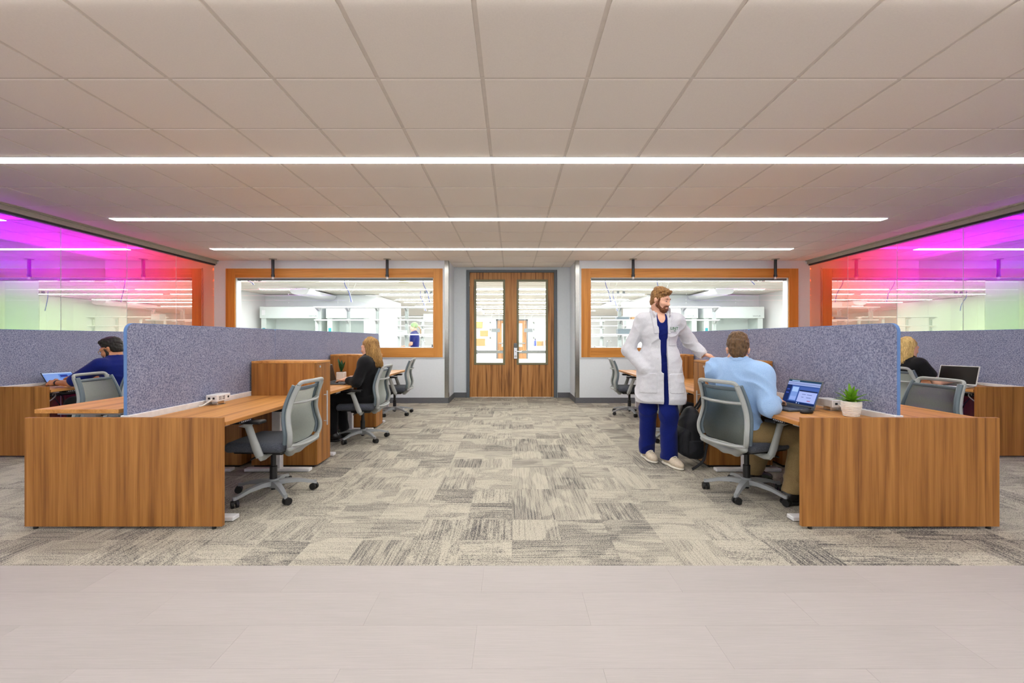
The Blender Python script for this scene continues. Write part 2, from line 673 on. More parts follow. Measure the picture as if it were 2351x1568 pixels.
def solid(prims, vox=.006, subs=(), disp=None, relax=1, inter=()):
    lo = np.min([prim_box(p)[0] for p in prims], 0) - 3 * vox
    hi = np.max([prim_box(p)[1] for p in prims], 0) + 3 * vox
    n = np.ceil((hi - lo) / vox).astype(int) + 1
    Fd = np.full(n, .2, np.float32)
    ax = [lo[i] + vox * np.arange(n[i]) for i in range(3)]

    def sub(p, mrg):
        b0, b1 = prim_box(p)
        i0 = np.maximum(((b0 - mrg - lo) / vox).astype(int), 0)
        i1 = np.minimum(((b1 + mrg - lo) / vox).astype(int) + 2, n)
        sl = tuple(slice(i0[i], i1[i]) for i in range(3))
        return sl, np.stack(np.meshgrid(ax[0][sl[0]], ax[1][sl[1]], ax[2][sl[2]], indexing='ij'), -1)
    for p in prims:
        k = max(p[4], 1e-4)
        sl, X = sub(p, 2.5 * k + 2 * vox)
        if X.size == 0:
            continue
        d = prim_d(p, X)
        f = Fd[sl]
        h = np.clip(.5 + .5 * (f - d) / k, 0, 1)
        Fd[sl] = f * (1 - h) + d * h - k * h * (1 - h)
    X = None
    if disp or inter or any(p[0] == 'H' for p in subs):
        X = np.stack(np.meshgrid(*ax, indexing='ij'), -1)
    if disp:
        Fd += disp(X).astype(np.float32)
    for p in subs:
        if p[0] == 'H':
            Fd = np.maximum(Fd, -prim_d(p, X))
        else:
            sl, Y = sub(p, 2 * vox)
            if Y.size:
                Fd[sl] = np.maximum(Fd[sl], -prim_d(p, Y))
    for p in inter:
        Fd = np.maximum(Fd, prim_d(p, X))
    Fd[0], Fd[-1], Fd[:, 0], Fd[:, -1], Fd[:, :, 0], Fd[:, :, -1] = (.2,) * 6
    # surface nets
    neg = Fd < 0
    c8 = [neg[i:n[0] - 1 + i, j:n[1] - 1 + j, k:n[2] - 1 + k] for i in (0, 1) for j in (0, 1) for k in (0, 1)]
    s = sum(c.astype(np.int8) for c in c8)
    act = np.argwhere((s > 0) & (s < 8))
    idx = -np.ones(n - 1, np.int64)
    idx[act[:, 0], act[:, 1], act[:, 2]] = np.arange(len(act))
    pos = np.zeros((len(act), 3))
    cnt = np.zeros(len(act))
    cor = np.array([(i, j, k) for i in (0, 1) for j in (0, 1) for k in (0, 1)])
    vals = np.stack([Fd[act[:, 0] + c[0], act[:, 1] + c[1], act[:, 2] + c[2]] for c in cor], 1)
    for a in range(8):
        for b in range(a + 1, 8):
            if np.abs(cor[a] - cor[b]).sum() == 1:
                va, vb = vals[:, a], vals[:, b]
                m = (va < 0) != (vb < 0)
                t = va[m] / (va[m] - vb[m])
                pos[m] += cor[a] + t[:, None] * (cor[b] - cor[a])
                cnt[m] += 1
    V = lo + vox * (act + pos / cnt[:, None])
    faces = []
    for axn in range(3):
        o = [0, 1, 2]
        o.remove(axn)
        sl0 = [slice(1, n[i] - 1) for i in range(3)]
        sl0[axn] = slice(0, n[axn] - 1)
        sl1 = list(sl0)
        sl1[axn] = slice(1, n[axn])
        A_, B_ = neg[tuple(sl0)], neg[tuple(sl1)]
        e = np.argwhere(A_ != B_)
        fl = A_[e[:, 0], e[:, 1], e[:, 2]]
        for i in range(3):
            if i != axn:
                e[:, i] += 1
        du = np.zeros(3, int); du[o[0]] = 1
        dv = np.zeros(3, int); dv[o[1]] = 1
        g = lambda q: idx[q[:, 0], q[:, 1], q[:, 2]]
        q = np.stack([g(e - du - dv), g(e - dv), g(e), g(e - du)], 1)
        flip = fl if axn != 1 else ~fl
        q[~flip] = q[~flip][:, ::-1]
        faces.append(q)
    Q = np.concatenate(faces)
    Q = Q[(Q >= 0).all(1)]
    for _ in range(relax):
        acc = np.zeros_like(V)
        c = np.zeros(len(V))
        for a, b in ((0, 1), (1, 2), (2, 3), (3, 0)):
            np.add.at(acc, Q[:, a], V[Q[:, b]])
            np.add.at(c, Q[:, a], 1)
            np.add.at(acc, Q[:, b], V[Q[:, a]])
            np.add.at(c, Q[:, b], 1)
        V = V * .5 + .5 * acc / np.maximum(c, 1)[:, None]
    return V, Q


def solid_mesh(name, mat, prims, **kw):
    V, Q = solid(prims, **kw)
    me = bpy.data.meshes.new(name)
    me.vertices.add(len(V))
    me.vertices.foreach_set('co', V.astype(np.float32).ravel())
    me.loops.add(len(Q) * 4)
    me.loops.foreach_set('vertex_index', Q.astype(np.int32).ravel())
    me.polygons.add(len(Q))
    me.polygons.foreach_set('loop_start', np.arange(0, len(Q) * 4, 4, dtype=np.int32))
    me.update(calc_edges=True)
    me.validate()
    me.shade_smooth()
    for m in (mat if isinstance(mat, (list, tuple)) else [mat]):
        me.materials.append(MATS[m])
    return me


def blob(name, mat, prims, parent=None, label=None, **kw):
    return tag(link(name, solid_mesh(name, mat, prims, **kw), parent), label)

# ================================================================== the room
GX = 5.75            # glass walls at x = -GX, GX
YW, YD = 8.47, 9.29  # window wall and door wall
ZC = 2.754           # ceiling
RX = 1.225           # door recess half width
TILE = .6096
X0, Y0 = -.172, 4.387

# floor with carpet tiles and vinyl planks
floor = struct('floor', MB().box(-8.2, 8.2, -1.5, YD + .2, -.09, -.012), 'floor_deck')
ct_me = MB().box(-.3046, .3046, -.3046, .3046, -.012, 0).mesh('carpet_tile', 'carpet')
rng = random.Random(3)
CARPET_Y = 2.385
for i in range(-10, 10):
    for j in range(12):
        x, y = (i + .5) * TILE, CARPET_Y + (j + .5) * TILE
        if abs(x) + .3 > GX + .45 or y - .3 > YD:
            continue
        if y > YW and abs(x) > RX + .25:
            continue
        link('carpet_tile', ct_me, floor, (x, y, 0), (0, 0, PI / 2 * ((i + j) % 2 + 2 * rng.randint(0, 1) + (rng.random() < .25))))

nt = NT('vinyl_plank')
n1 = nt.noise(nt.coords((6, 260, 1)), 1, 4, .65)
n2 = nt.noise(nt.coords((2, 9, 1)), 1, 2)
oi = nt.n('ShaderNodeObjectInfo')
tone = nt.math('ADD', nt.math('MULTIPLY', n1, .6), nt.math('ADD', nt.math('MULTIPLY', n2, .25), nt.math('MULTIPLY', oi.outputs['Random'], .12)))
colr = nt.ramp(tone, [(.3, srgb(165, 159, 155)), (.75, srgb(182, 175, 172))])
nt.pbsdf(colr, .55, 0, nt.bump(n1, .08, .001), .35)
MATS['vinyl_plank'] = nt.m
PL, PW = .98, .2475
pl_me = MB().box(-PL / 2 + .0003, PL / 2 - .0003, -PW / 2 + .0003, PW / 2 - .0003, -.012, .001).mesh('vinyl_plank', 'vinyl_plank')
for j in range(8):
    off = (-.15 if j % 2 == 0 else .34)
    for i in range(-4, 4):
        link('vinyl_plank', pl_me, floor, (off + (i + .5) * PL, CARPET_Y - .004 - (j + .5) * PW, 0))
part('edge_strip', MB().box(-8, 8, CARPET_Y - .004, CARPET_Y, -.012, .001), 'vinyl_plank', floor)

# ceiling: deck, tiles and grid
ceiling = struct('ceiling', MB().box(-8.2, 8.2, -1.5, YD + .2, ZC + .03, ZC + .1), 'lab_white')
tl_me = MB().box(-.2925, .2925, -.2925, .2925, 0, .02).mesh('ceiling_tile', 'ceiling_tile')
strips_y = [Y0 + TILE * k for k in (-7, -4, -1, 2, 5)]
for i in range(-10, 10):
    for j in range(-6, 9):
        x, y = X0 + (i + .5) * TILE, Y0 + (j + .5) * TILE
        if abs(x) > GX + .2 or y < .5 or y > YD + .2:
            continue
        if y > YW + .1 and abs(x) > RX + .25:
            continue
        link('ceiling_tile', tl_me, ceiling, (x, y, ZC - .006))
for i in range(-10, 11):
    x = X0 + i * TILE
    if abs(x) < GX + .05:
        part('grid_runner', MB().box(x - .012, x + .012, -1.5, YD if abs(x) < RX else YW, ZC, ZC + .03), 'ceiling_grid', ceiling)
for j in range(-9, 9):
    y = Y0 + j * TILE
    if y < YD:
        hx = GX if y < YW else RX
        part('cross_tee', MB().box(-hx, hx, y - .012, y + .012, ZC - .001, ZC + .03), 'ceiling_grid', ceiling)
for k, y in enumerate(strips_y):
    lb = ['linear ceiling light out of view far behind the viewer', 'linear ceiling light just above and behind the viewer',
          'longest nearest white strip light crossing the whole ceiling', 'middle white strip light across the ceiling',
          'farthest white strip light nearest the window wall'][k]
    t = thing('strip_light', lb, 'ceiling light', (-.17, y - .06, ZC), 0, 'strip lights across the office ceiling')
    x0, x1 = -4.87, 4.87
    part('housing', MB().box(x0 - .01, x1 + .01, -.062, .062, -.010, .05), 'white_metal', t)
    part('diffuser', MB().box(x0, x1, -.053, .053, -.014, -.0102), 'strip_emit', t)

# ---- window wall with the door recess
WZ0, WZ1 = 1.065, 2.42
wall = MB()
for s in (-1, 1):
    xo, xi = s * 5.33, s * 1.515
    a, b = sorted((xo, xi))
    e0, e1 = sorted((s * 9.0, s * RX))
    wall.box(e0, e1, YW, YW + .15, 0, WZ0)
    wall.box(e0, e1, YW, YW + .15, WZ1, ZC + .03)
    wall.box(*sorted((s * 9.0, xo)), YW, YW + .15, WZ0, WZ1)
    wall.box(*sorted((xi, s * RX)), YW, YW + .15, WZ0, WZ1)
    wall.box(*sorted((s * RX, s * (RX + .12))), YW + .15, YD + .12, 0, ZC + .03)
    wall.box(*sorted((s * RX, s * .955)), YD, YD + .12, 0, ZC + .03)
wall.box(-.96, .96, YD, YD + .12, 2.70, ZC + .03)
wall_back = struct('wall_back', wall, 'wall_paint')
for k, s in enumerate((-1, 1)):
    tr = MB().box(*sorted((s * (RX - .004), s * (RX + .075))), YW - .006, YW, .1, ZC)
    tr.box(*sorted((s * (RX - .006), s * RX)), YW - .006, YW + .075, .1, ZC)
    struct(f'trim_{k + 1}', tr, 'steel')
    sd = ('left', 'right')[k]
    bb = MB().box(*sorted((s * GX, s * (RX - .008))), YW - .012, YW, 0, .105)
    bb.box(*sorted((s * (RX - .012), s * RX)), YW - .012, YD, 0, .105)
    bb.box(*sorted((s * (RX - .012), s * .962)), YD - .012, YD, 0, .105)
    struct(f'baseboard_{sd}', bb, 'base_vinyl')

# ---- interior windows: wood frame, jamb, panes, shade track
for k, s in enumerate((-1, 1)):
    w = link(f'window_{k + 1}', None, None, (0, YW, 0))
    w['kind'] = 'structure'
    lo_, hi_ = sorted((s * 5.51, s * 1.335))
    il, ih = sorted((s * 5.33, s * 1.515))
    part('frame_rail', MB().box(il, ih, -.025, 0, WZ1, 2.592, .002), 'wood_trim', w)
    part('frame_rail', MB().box(il, ih, -.025, 0, .885, WZ0, .002), 'wood_trim', w)
    part('frame_stile', MB().box(lo_, il, -.025, 0, .885, 2.592, .002), 'wood_trim_v', w)
    part('frame_stile', MB().box(ih, hi_, -.025, 0, .885, 2.592, .002), 'wood_trim_v', w)
    eb = MB()
    for (a, b, c, d) in ((lo_ - .012, hi_ + .012, 2.592, 2.604), (lo_ - .012, hi_ + .012, .873, .885), (lo_ - .012, lo_, .885, 2.592), (hi_, hi_ + .012, .885, 2.592)):
        eb.box(a, b, -.018, 0, c, d)
    part('edge_bead', eb, 'white_metal', w)
    jb = MB()
    jb.box(il, il + .012, 0, .15, WZ0, WZ1).box(ih - .012, ih, 0, .15, WZ0, WZ1).box(il, ih, -.02, .15, WZ0, WZ0 + .012).box(il, ih, 0, .15, WZ1 - .012, WZ1)
    part('jamb', jb, 'lab_white', w)
    part('shade_track', MB().box(il + .015, ih - .015, .03, .09, WZ1 - .05, WZ1 - .012), 'shade_grey', w)
    js = [il + .012] + sorted(s * v for v in (2.43, 3.39, 4.35)) + [ih - .012]
    for a, b in zip(js, js[1:]):
        part('pane', MB().box(a + .003, b - .003, .07, .08, WZ0 + .012, WZ1 - .012), 'clear_glass', w)

# ---- double door
fr = link('door_frame', None, None, (0, YD, 0))
fr['kind'] = 'structure'
part('jamb', MB().box(-.962, -.897, -.03, .12, 0, 2.694, .003), 'door_frame', fr)
part('jamb', MB().box(.888, .953, -.03, .12, 0, 2.694, .003), 'door_frame', fr)
part('head', MB().box(-.897, .888, -.03, .12, 2.642, 2.694, .003), 'door_frame', fr)
for k, (x0, x1, g0, g1) in enumerate(((-.894, -.0065, -.757, -.19), (-.0035, .885, .145, .715))):
    d = link(f'door_{k + 1}', None, None, (0, YD, 0))
    d['kind'] = 'structure'
    lf = MB().box(x0, g0, 0, .045, .012, 2.64).box(g1, x1, 0, .045, .012, 2.64).box(g0, g1, 0, .045, .012, .733).box(g0, g1, 0, .045, 2.455, 2.64)
    part('leaf', lf, 'wood_door', d)
    lt = MB()
    for (a, b, c, e) in ((g0 - .045, g1 + .045, 2.455, 2.495), (g0 - .045, g1 + .045, .693, .733), (g0 - .045, g0, .733, 2.455), (g1, g1 + .045, .733, 2.455)):
        lt.box(a, b, -.012, .057, c, e, .004)
    part('lite_frame', lt, 'lite_frame', d)
    part('pane', MB().box(g0, g1, .018, .026, .733, 2.455), 'clear_glass', d)
    for z in (.27, .98, 1.70, 2.42):
        xh = x0 - .012 if k == 0 else x1 + .003
        part('hinge', MB().box(xh, xh + .014, -.016, .0, z - .06, z + .06).cyl((xh + .007, -.016, z - .062), (xh + .007, -.016, z + .062), .007, n=8), 'steel', d)
    part('push_bar', MB().box(x0 + .08, x1 - .08, .075, .115, .93, .99, .006).box(x0 + .08, x0 + .16, .045, .08, .92, 1.0).box(x1 - .16, x1 - .08, .045, .08, .92, 1.0), 'steel', d)
    if k == 0:
        part('added_gap_strip', MB().box(-.02, .02, .046, .056, .012, 2.64), 'wood_door', d)  # strip added behind the leaves to block light through the gap
    if k == 1:
        lk = part('lock', MB().box(.035, .115, -.028, 0, .815, 1.15, .008), 'chrome', d)
        part('card_reader', MB().box(.042, .108, -.036, -.027, 1.05, 1.14, .008, 2), 'grey_sign', lk)
        part('lever', MB().tube(catmull([(.075, -.03, .975), (.075, -.062, .975), (.1, -.068, .975), (.20, -.066, .973)], 4), .0105, 8), 'chrome', lk)
        part('keyhole_plate', MB().cyl((.075, -.028, .87), (.075, -.038, .87), .025, n=20), 'steel', lk)

# ---- dichroic glass walls
for s, sd in ((-1, 'left'), (1, 'right')):
    w = link(f'wall_{sd}', None, None, (s * GX, 0, 0))
    w['kind'] = 'structure'
    part('header', MB().box(*sorted((-s * .06, s * .06)), -1.5, YW, ZC - .075, ZC + .03).box(*sorted((-s * .09, -s * .06)), -1.5, YW, ZC - .02, ZC), 'header_metal', w)
    part('track', MB().box(-.03, .03, -1.5, YW, ZC - .10, ZC - .075), 'black_metal', w)
    part('sill', MB().box(-.04, .04, -1.5, YW, 0, .11), 'header_metal', w)
    y = YW
    while y > 0:
        part('pane', MB().box(-.006, .006, y - .955, y - .004, .11, ZC - .10), 'dichroic_glass', w)
        part('joint', MB().box(-.004, .004, y - .9595, y - .9555, .11, ZC - .10), 'lab_white', w)
        y -= .96
    co = MB().box(*sorted((s * 2.1, s * 2.2)), -1.5, YW, 0, ZC + .03)
    part('corridor_wall', co, 'lab_white', w)
    for yy in strips_y[1:]:
        part('added_strip', MB().box(*sorted((s * .12, s * 2.0)), yy - .11, yy - .01, ZC + .005, ZC + .02), 'added_strip_emit', w)  # strips added behind the glass to light it from the back
    part('corridor_floor', MB().box(*sorted((s * .05, s * 2.1)), -1.5, YW, -.012, .002), 'lab_floor', w)
    part('added_trough', MB().box(*sorted((s * 1.52, s * 2.1)), -1.5, YW, 1.08, 1.10).box(*sorted((s * 1.52, s * 1.54)), -1.5, YW, 1.10, 1.27), 'lab_white', w)  # trough added to keep the uplight from shining into the office
    part('added_uplight', MB().box(*sorted((s * 1.66, s * 1.76)), -1.4, YW - .1, 1.105, 1.115), 'added_uplight_emit', w)  # uplight added to brighten the wall and ceiling behind the glass
    part('corridor_ceiling', MB().box(*sorted((s * .07, s * 2.1)), -1.5, YW, ZC + .02, ZC + .03), 'lab_white', w)

# ---- black stems under the ceiling, in front of the windows
for x, lb in ((-4.52, 'black ceiling stem above the left window, nearer the coloured glass'), (-2.36, 'black ceiling stem above the left window, nearer the doors'),
              (2.29, 'black ceiling stem above the right window, nearer the doors'), (4.98, 'black ceiling stem above the right window, nearer the coloured glass')):
    t = thing('ceiling_stem', lb, 'ceiling stem', (x, 8.30, ZC), 0, 'black stems hanging from the ceiling')
    part('plate', MB().lathe([(.07, -.001), (.07, -.012), (.03, -.018)]), 'header_metal', t)
    part('rod', MB().cyl((0, 0, -.012), (0, 0, -.30), .027, n=14).cyl((0, 0, -.30), (0, 0, -.345), .033, n=14), 'black_metal', t)
    part('tip', MB().cyl((0, 0, -.345), (0, 0, -.375), .016, n=12).cyl((0, 0, -.375), (0, 0, -.385), .022, n=12), 'white_metal', t)
# ================================================================== desks, screens, cabinets
DZ = .69


def end_panel(x0, x1, y, z1, lb):
    t = thing('end_panel', lb, 'desk panel', ((x0 + x1) / 2, y, 0))
    h = (x1 - x0) / 2
    part('panel', MB().box(-h, h, 0, .028, .018, z1, .0015), 'wood_panel', t)
    for sx in (-1, 1):
        part('foot', MB().cyl((sx * (h - .06), .014, 0), (sx * (h - .06), .014, .02), .013, n=10), 'rubber', t)


def screen(x, y0, y1, lb, r0=True, z0=.71, z1=1.335):
    """felt privacy screen standing in the y-z plane at x"""
    t = thing('felt_screen', lb, 'desk screen', (x, y0, 0), 0, 'grey felt screens between the desks')
    L = y1 - y0 - .006
    rr = .055 if r0 else .022
    pl = [(0, z0)]
    pl += [(rr - rr * math.cos(a), z1 - rr + rr * math.sin(a)) for a in np.linspace(0, PI / 2, 8)]
    r2 = .022
    pl += [(L - r2 + r2 * math.sin(a), z1 - r2 + r2 * math.cos(a)) for a in np.linspace(0, PI / 2, 6)]
    pl += [(L, z0)]
    part('felt_panel', MB().prism(pl, 'x', -.012, .012), 'felt', t)
    ring = MB()
    c = (L / 2, (z0 + z1) / 2)
    pl2 = []
    for i, (u, v) in enumerate(pl):
        a, b = pl[i - 1], pl[(i + 1) % len(pl)]
        du, dv = b[0] - a[0], b[1] - a[1]
        n = math.hypot(du, dv)
        nx, nz = -dv / n, du / n
        if (u - c[0]) * nx + (v - c[1]) * nz < 0:
            nx, nz = -nx, -nz
        pl2.append((u + nx * .003, v + nz * .003))
    m = len(pl)
    for i in range(m - 1):
        j = i + 1
        for X in (-.0105, .0105):
            ring.quad([(X, *pl[i]), (X, *pl[j]), (X, *pl2[j]), (X, *pl2[i])])
        ring.quad([(-.0105, *pl2[i]), (-.0105, *pl2[j]), (.0105, *pl2[j]), (.0105, *pl2[i])])
    part('edge_trim', ring, 'felt_edge', t)
    for yy in (.25, L - .25):
        part('bracket', MB().box(-.016, .016, yy - .03, yy + .03, z0 - .03, z0 + .018, .003), 'white_metal', t)
    return t


def desk(xa, xs, y0, y1, z, lb, group='desks along the felt screens', cables=True):
    """sit-stand desk; xa = aisle edge x, xs = screen-side x"""
    s = 1 if xa > xs else -1
    t = thing('desk', lb, 'desk', ((xa + xs) / 2, (y0 + y1) / 2, 0), 0, group)
    hw, hl = abs(xa - xs) / 2, (y1 - y0) / 2
    part('top', MB().box(-hw, hw, -hl, hl, z - .027, z, .0015), 'wood_top', t)
    for sy in (-1, 1):
        yy = sy * (hl - .12)
        lg = part('leg', MB().box(-.04, .04, yy - .03, yy + .03, .03, z - .05, .004).box(-.033, .033, yy - .024, yy + .024, .03, z - .03), 'white_metal', t)
        part('foot', MB().box(-hw + .02, hw - .005, yy - .036, yy + .036, .004, .032, .004), 'white_metal', lg)
        part('top_bracket', MB().box(-hw + .06, hw - .07, yy - .03, yy + .03, z - .05, z - .028), 'white_metal', lg)
    part('beam', MB().box(-.05, .05, -hl + .13, hl - .13, z - .065, z - .032, .003), 'black_metal', t)
    cp = part('control_pad', MB().box(*sorted((s * (hw - .02), s * (hw - .075))), -hl + .18, -hl + .33, z - .052, z - .028, .004), 'black_plastic', t)
    bt = MB()
    for q in range(6):
        bt.box(*sorted((s * (hw - .0195), s * (hw - .021))), -hl + .20 + q * .02, -hl + .21 + q * .02, z - .044, z - .036)
    part('button', bt, 'white_metal', cp, kind='stuff')
    if cables:
        part('cable_tray', MB().box(*sorted((-s * (hw - .06), -s * (hw - .2))), -hl + .2, hl - .2, z - .12, z - .11).box(*sorted((-s * (hw - .19), -s * (hw - .2))), -hl + .2, hl - .2, z - .12, z - .07), 'black_metal', t)
        part('cable', MB().tube(catmull([(-s * .1, -hl + .32, z - .04), (s * .02, -hl + .26, z - .10), (s * .10, -hl + .2, z - .05), (s * .16, -hl + .16, z - .09), (s * .1, -hl + .1, z - .17), (-s * .05, -hl + .1, z - .22), (-s * .2, -hl + .2, z - .2)], 6), .006, 6), 'cable_white', t)
        part('cable', MB().tube(catmull([(-s * .15, -hl + .4, z - .04), (s * .05, -hl + .35, z - .12), (s * .1, -hl + .3, z - .25), (s * .13, -hl + .22, z - .16), (s * .16, -hl + .1, z - .05)], 6), .005, 6), 'rubber', t)
    return t


def cabinet(xa, xs, y0, lb, z1=1.02, w=.305):
    s = 1 if xa > xs else -1
    t = thing('storage_cabinet', lb, 'cabinet', ((xa + xs) / 2, y0 + w / 2, 0), 0, 'tall wooden cabinets between the desks')
    hw, hl = abs(xa - xs) / 2, w / 2
    part('body', MB().box(*sorted((-s * hw, s * (hw - .022))), -hl, hl, .02, z1 - .024, .001), 'wood_panel', t)
    part('top', MB().box(-hw, hw, -hl, hl, z1 - .022, z1, .0015), 'wood_top', t)
    d = part('door', MB().box(*sorted((s * (hw - .02), s * hw)), -hl + .002, hl - .002, .022, z1 - .025, .0015), 'wood_panel', t)
    hd = MB().cyl((s * (hw + .032), 0, .38), (s * (hw + .032), 0, .72), .0065, n=10)
    for z in (.42, .68):
        hd.cyl((s * hw, 0, z), (s * (hw + .032), 0, z), .005, n=8)
    part('handle', hd, 'brushed', d)
    part('lock', MB().cyl((s * hw, -hl + .06, .965), (s * (hw + .006), -hl + .06, .965), .011, n=14), 'brushed', d)
    part('plinth', MB().box(-hw + .02, hw - .03, -hl + .01, hl - .01, 0, .02), 'black_metal', t)
    return t


def spine(x, y0, y1, lb):
    t = thing('desk_spine', lb, 'desk rail', (x, y0, 0))
    L = y1 - y0
    part('rail', MB().box(-.03, .03, 0, L, .675, .73, .003), 'white_metal', t)
    for yy in (.05, L * .42, L * .78):
        part('post', MB().box(-.028, .028, yy, yy + .05, 0, .675), 'black_metal', t)


def outlet(x, y, s, lb, z=DZ):
    """white power box clamped on the desk edge; s points into the aisle"""
    t = thing('power_outlet', lb, 'power outlet', (x, y, z), 0, 'white power boxes on the desks')
    bx = part('box', MB().box(-.05, .045, -.085, .085, .03, .085, .004), 'white_metal', t)
    so = MB()
    for q in (-.05, -.005):
        for dz in (.066, .05):
            so.box(*sorted((s * .0455, s * .0475)), q - .010, q - .006, dz - .006, dz + .006).box(*sorted((s * .0455, s * .0475)), q + .006, q + .010, dz - .006, dz + .006)
    so.box(*sorted((s * .0455, s * .0475)), .045, .06, .05, .066)
    so.box(-.03, -.012, -.0875, -.0855, .05, .066).box(.008, .024, -.0875, -.0855, .05, .066)
    part('socket', so, 'black_plastic', bx, kind='stuff')
    part('clamp', MB().box(-.03, .02, -.04, .04, .001, .031, .003), 'chrome', t)
    part('base_ring', MB().lathe([(.048, .0005), (.048, .004), (.03, .006)]), 'steel', t)
    part('cord', MB().tube(catmull([(0, -.085, .05), (-s * .01, -.12, .03), (-s * .03, -.15, .0085), (-s * .045, -.17, .008)], 5), .006, 6), 'cable_white', t)


for s, sd in ((-1, 'left'), (1, 'right')):
    xs = s * 2.54
    a, b = sorted((s * 3.155, s * 1.876))
    end_panel(a, b, 2.84, .722, f'large wooden end panel of the {sd} desk row in the foreground')
    pos = ('nearest the viewer', 'middle of the row', 'farthest, by the window wall')
    for k, (y0, y1) in enumerate(((2.885, 4.69), (4.69, 6.52), (6.52, 8.33))):
        screen(xs, y0, y1, f'blue-grey felt screen of the {sd} centre desk row, {pos[k]}', k == 0)
    spine(xs, 2.88, 8.33, f'white rail carrying the felt screens of the {sd} centre desk row')
    xa, xi = s * 1.873, s * 2.50
    who = {-1: ('empty wooden desk behind the left foreground end panel', 'wooden desk where the woman in the black blazer types', 'far wooden desk left of the doors beside an empty chair'),
           1: ('wooden desk where the man in the light blue shirt works', 'wooden desk behind the man in the lab coat', 'far wooden desk right of the doors beside an empty chair')}[s]
    for k, (y0, y1) in enumerate(((2.872, 4.215), (4.53, 6.045), (6.36, 7.75))):
        desk(xa, xi, y0, y1, DZ, who[k])
    # the outer side of the row
    xo, xj = s * 3.155, s * 2.60
    zr = .767 if s < 0 else DZ + .012
    desk(xo, xj, 2.90, 4.215, zr, 'raised wooden desk top left of the foreground felt screen' if s < 0 else 'pale wooden desk top right of the foreground felt screen', cables=False)
    desk(xo, xj, 4.53, 6.045, DZ, f'wooden desk on the outer side of the {sd} row, behind the felt screen', cables=False)
    for k, yc in enumerate((4.22, 6.05)):
        cabinet(xa, xi + s * .005, yc, {(-1, 0): 'tall wooden cabinet beside the empty foreground desk chair', (-1, 1): 'tall wooden cabinet behind the potted snake plant',
                                       (1, 0): 'tall wooden cabinet the man in the lab coat leans on', (1, 1): 'tall wooden cabinet behind the man in the lab coat'}[(s, k)])
        cabinet(xo, xj, yc, f'tall wooden cabinet on the outer side of the {sd} row, ' + ('nearer' if k == 0 else 'farther'))
    # rows along the coloured glass
    xg = s * 5.45
    yp = 4.57
    a, b = sorted((s * 5.62, s * 4.84))
    end_panel(a, b, yp, .735, f'wooden end panel of the desk row along the {sd} coloured glass')
    screen(xg, yp + .04, 6.5, f'felt screen along the {sd} coloured glass, nearer one', True)
    screen(xg, 6.5, 8.3, f'felt screen along the {sd} coloured glass, farther one', False)
    spine(xg, yp + .04, 8.3, f'white rail under the felt screens along the {sd} coloured glass')
    desk(s * 4.84, s * 5.41, yp + .04, 5.98, .70, 'wooden desk with the tablet along the left coloured glass' if s < 0 else 'wooden desk with the black laptop along the right coloured glass')
    cabinet(s * 4.84, s * 5.415, 6.0, f'wooden cabinet against the {sd} felt screen near the coloured glass')
    desk(s * 4.84, s * 5.41, 6.33, 7.8, .70, f'far wooden desk along the {sd} coloured glass', cables=False)
outlet(-2.445, 3.66, 1, 'white power box on the empty left foreground desk')
outlet(2.44, 3.36, -1, 'white power box behind the lit laptop')
outlet(-5.36, 5.18, 1, 'white power box behind the tablet by the left coloured glass', .70)
outlet(5.36, 5.20, -1, 'white power box behind the black laptop on the right', .70)

# ================================================================== task chair (one build, copied)


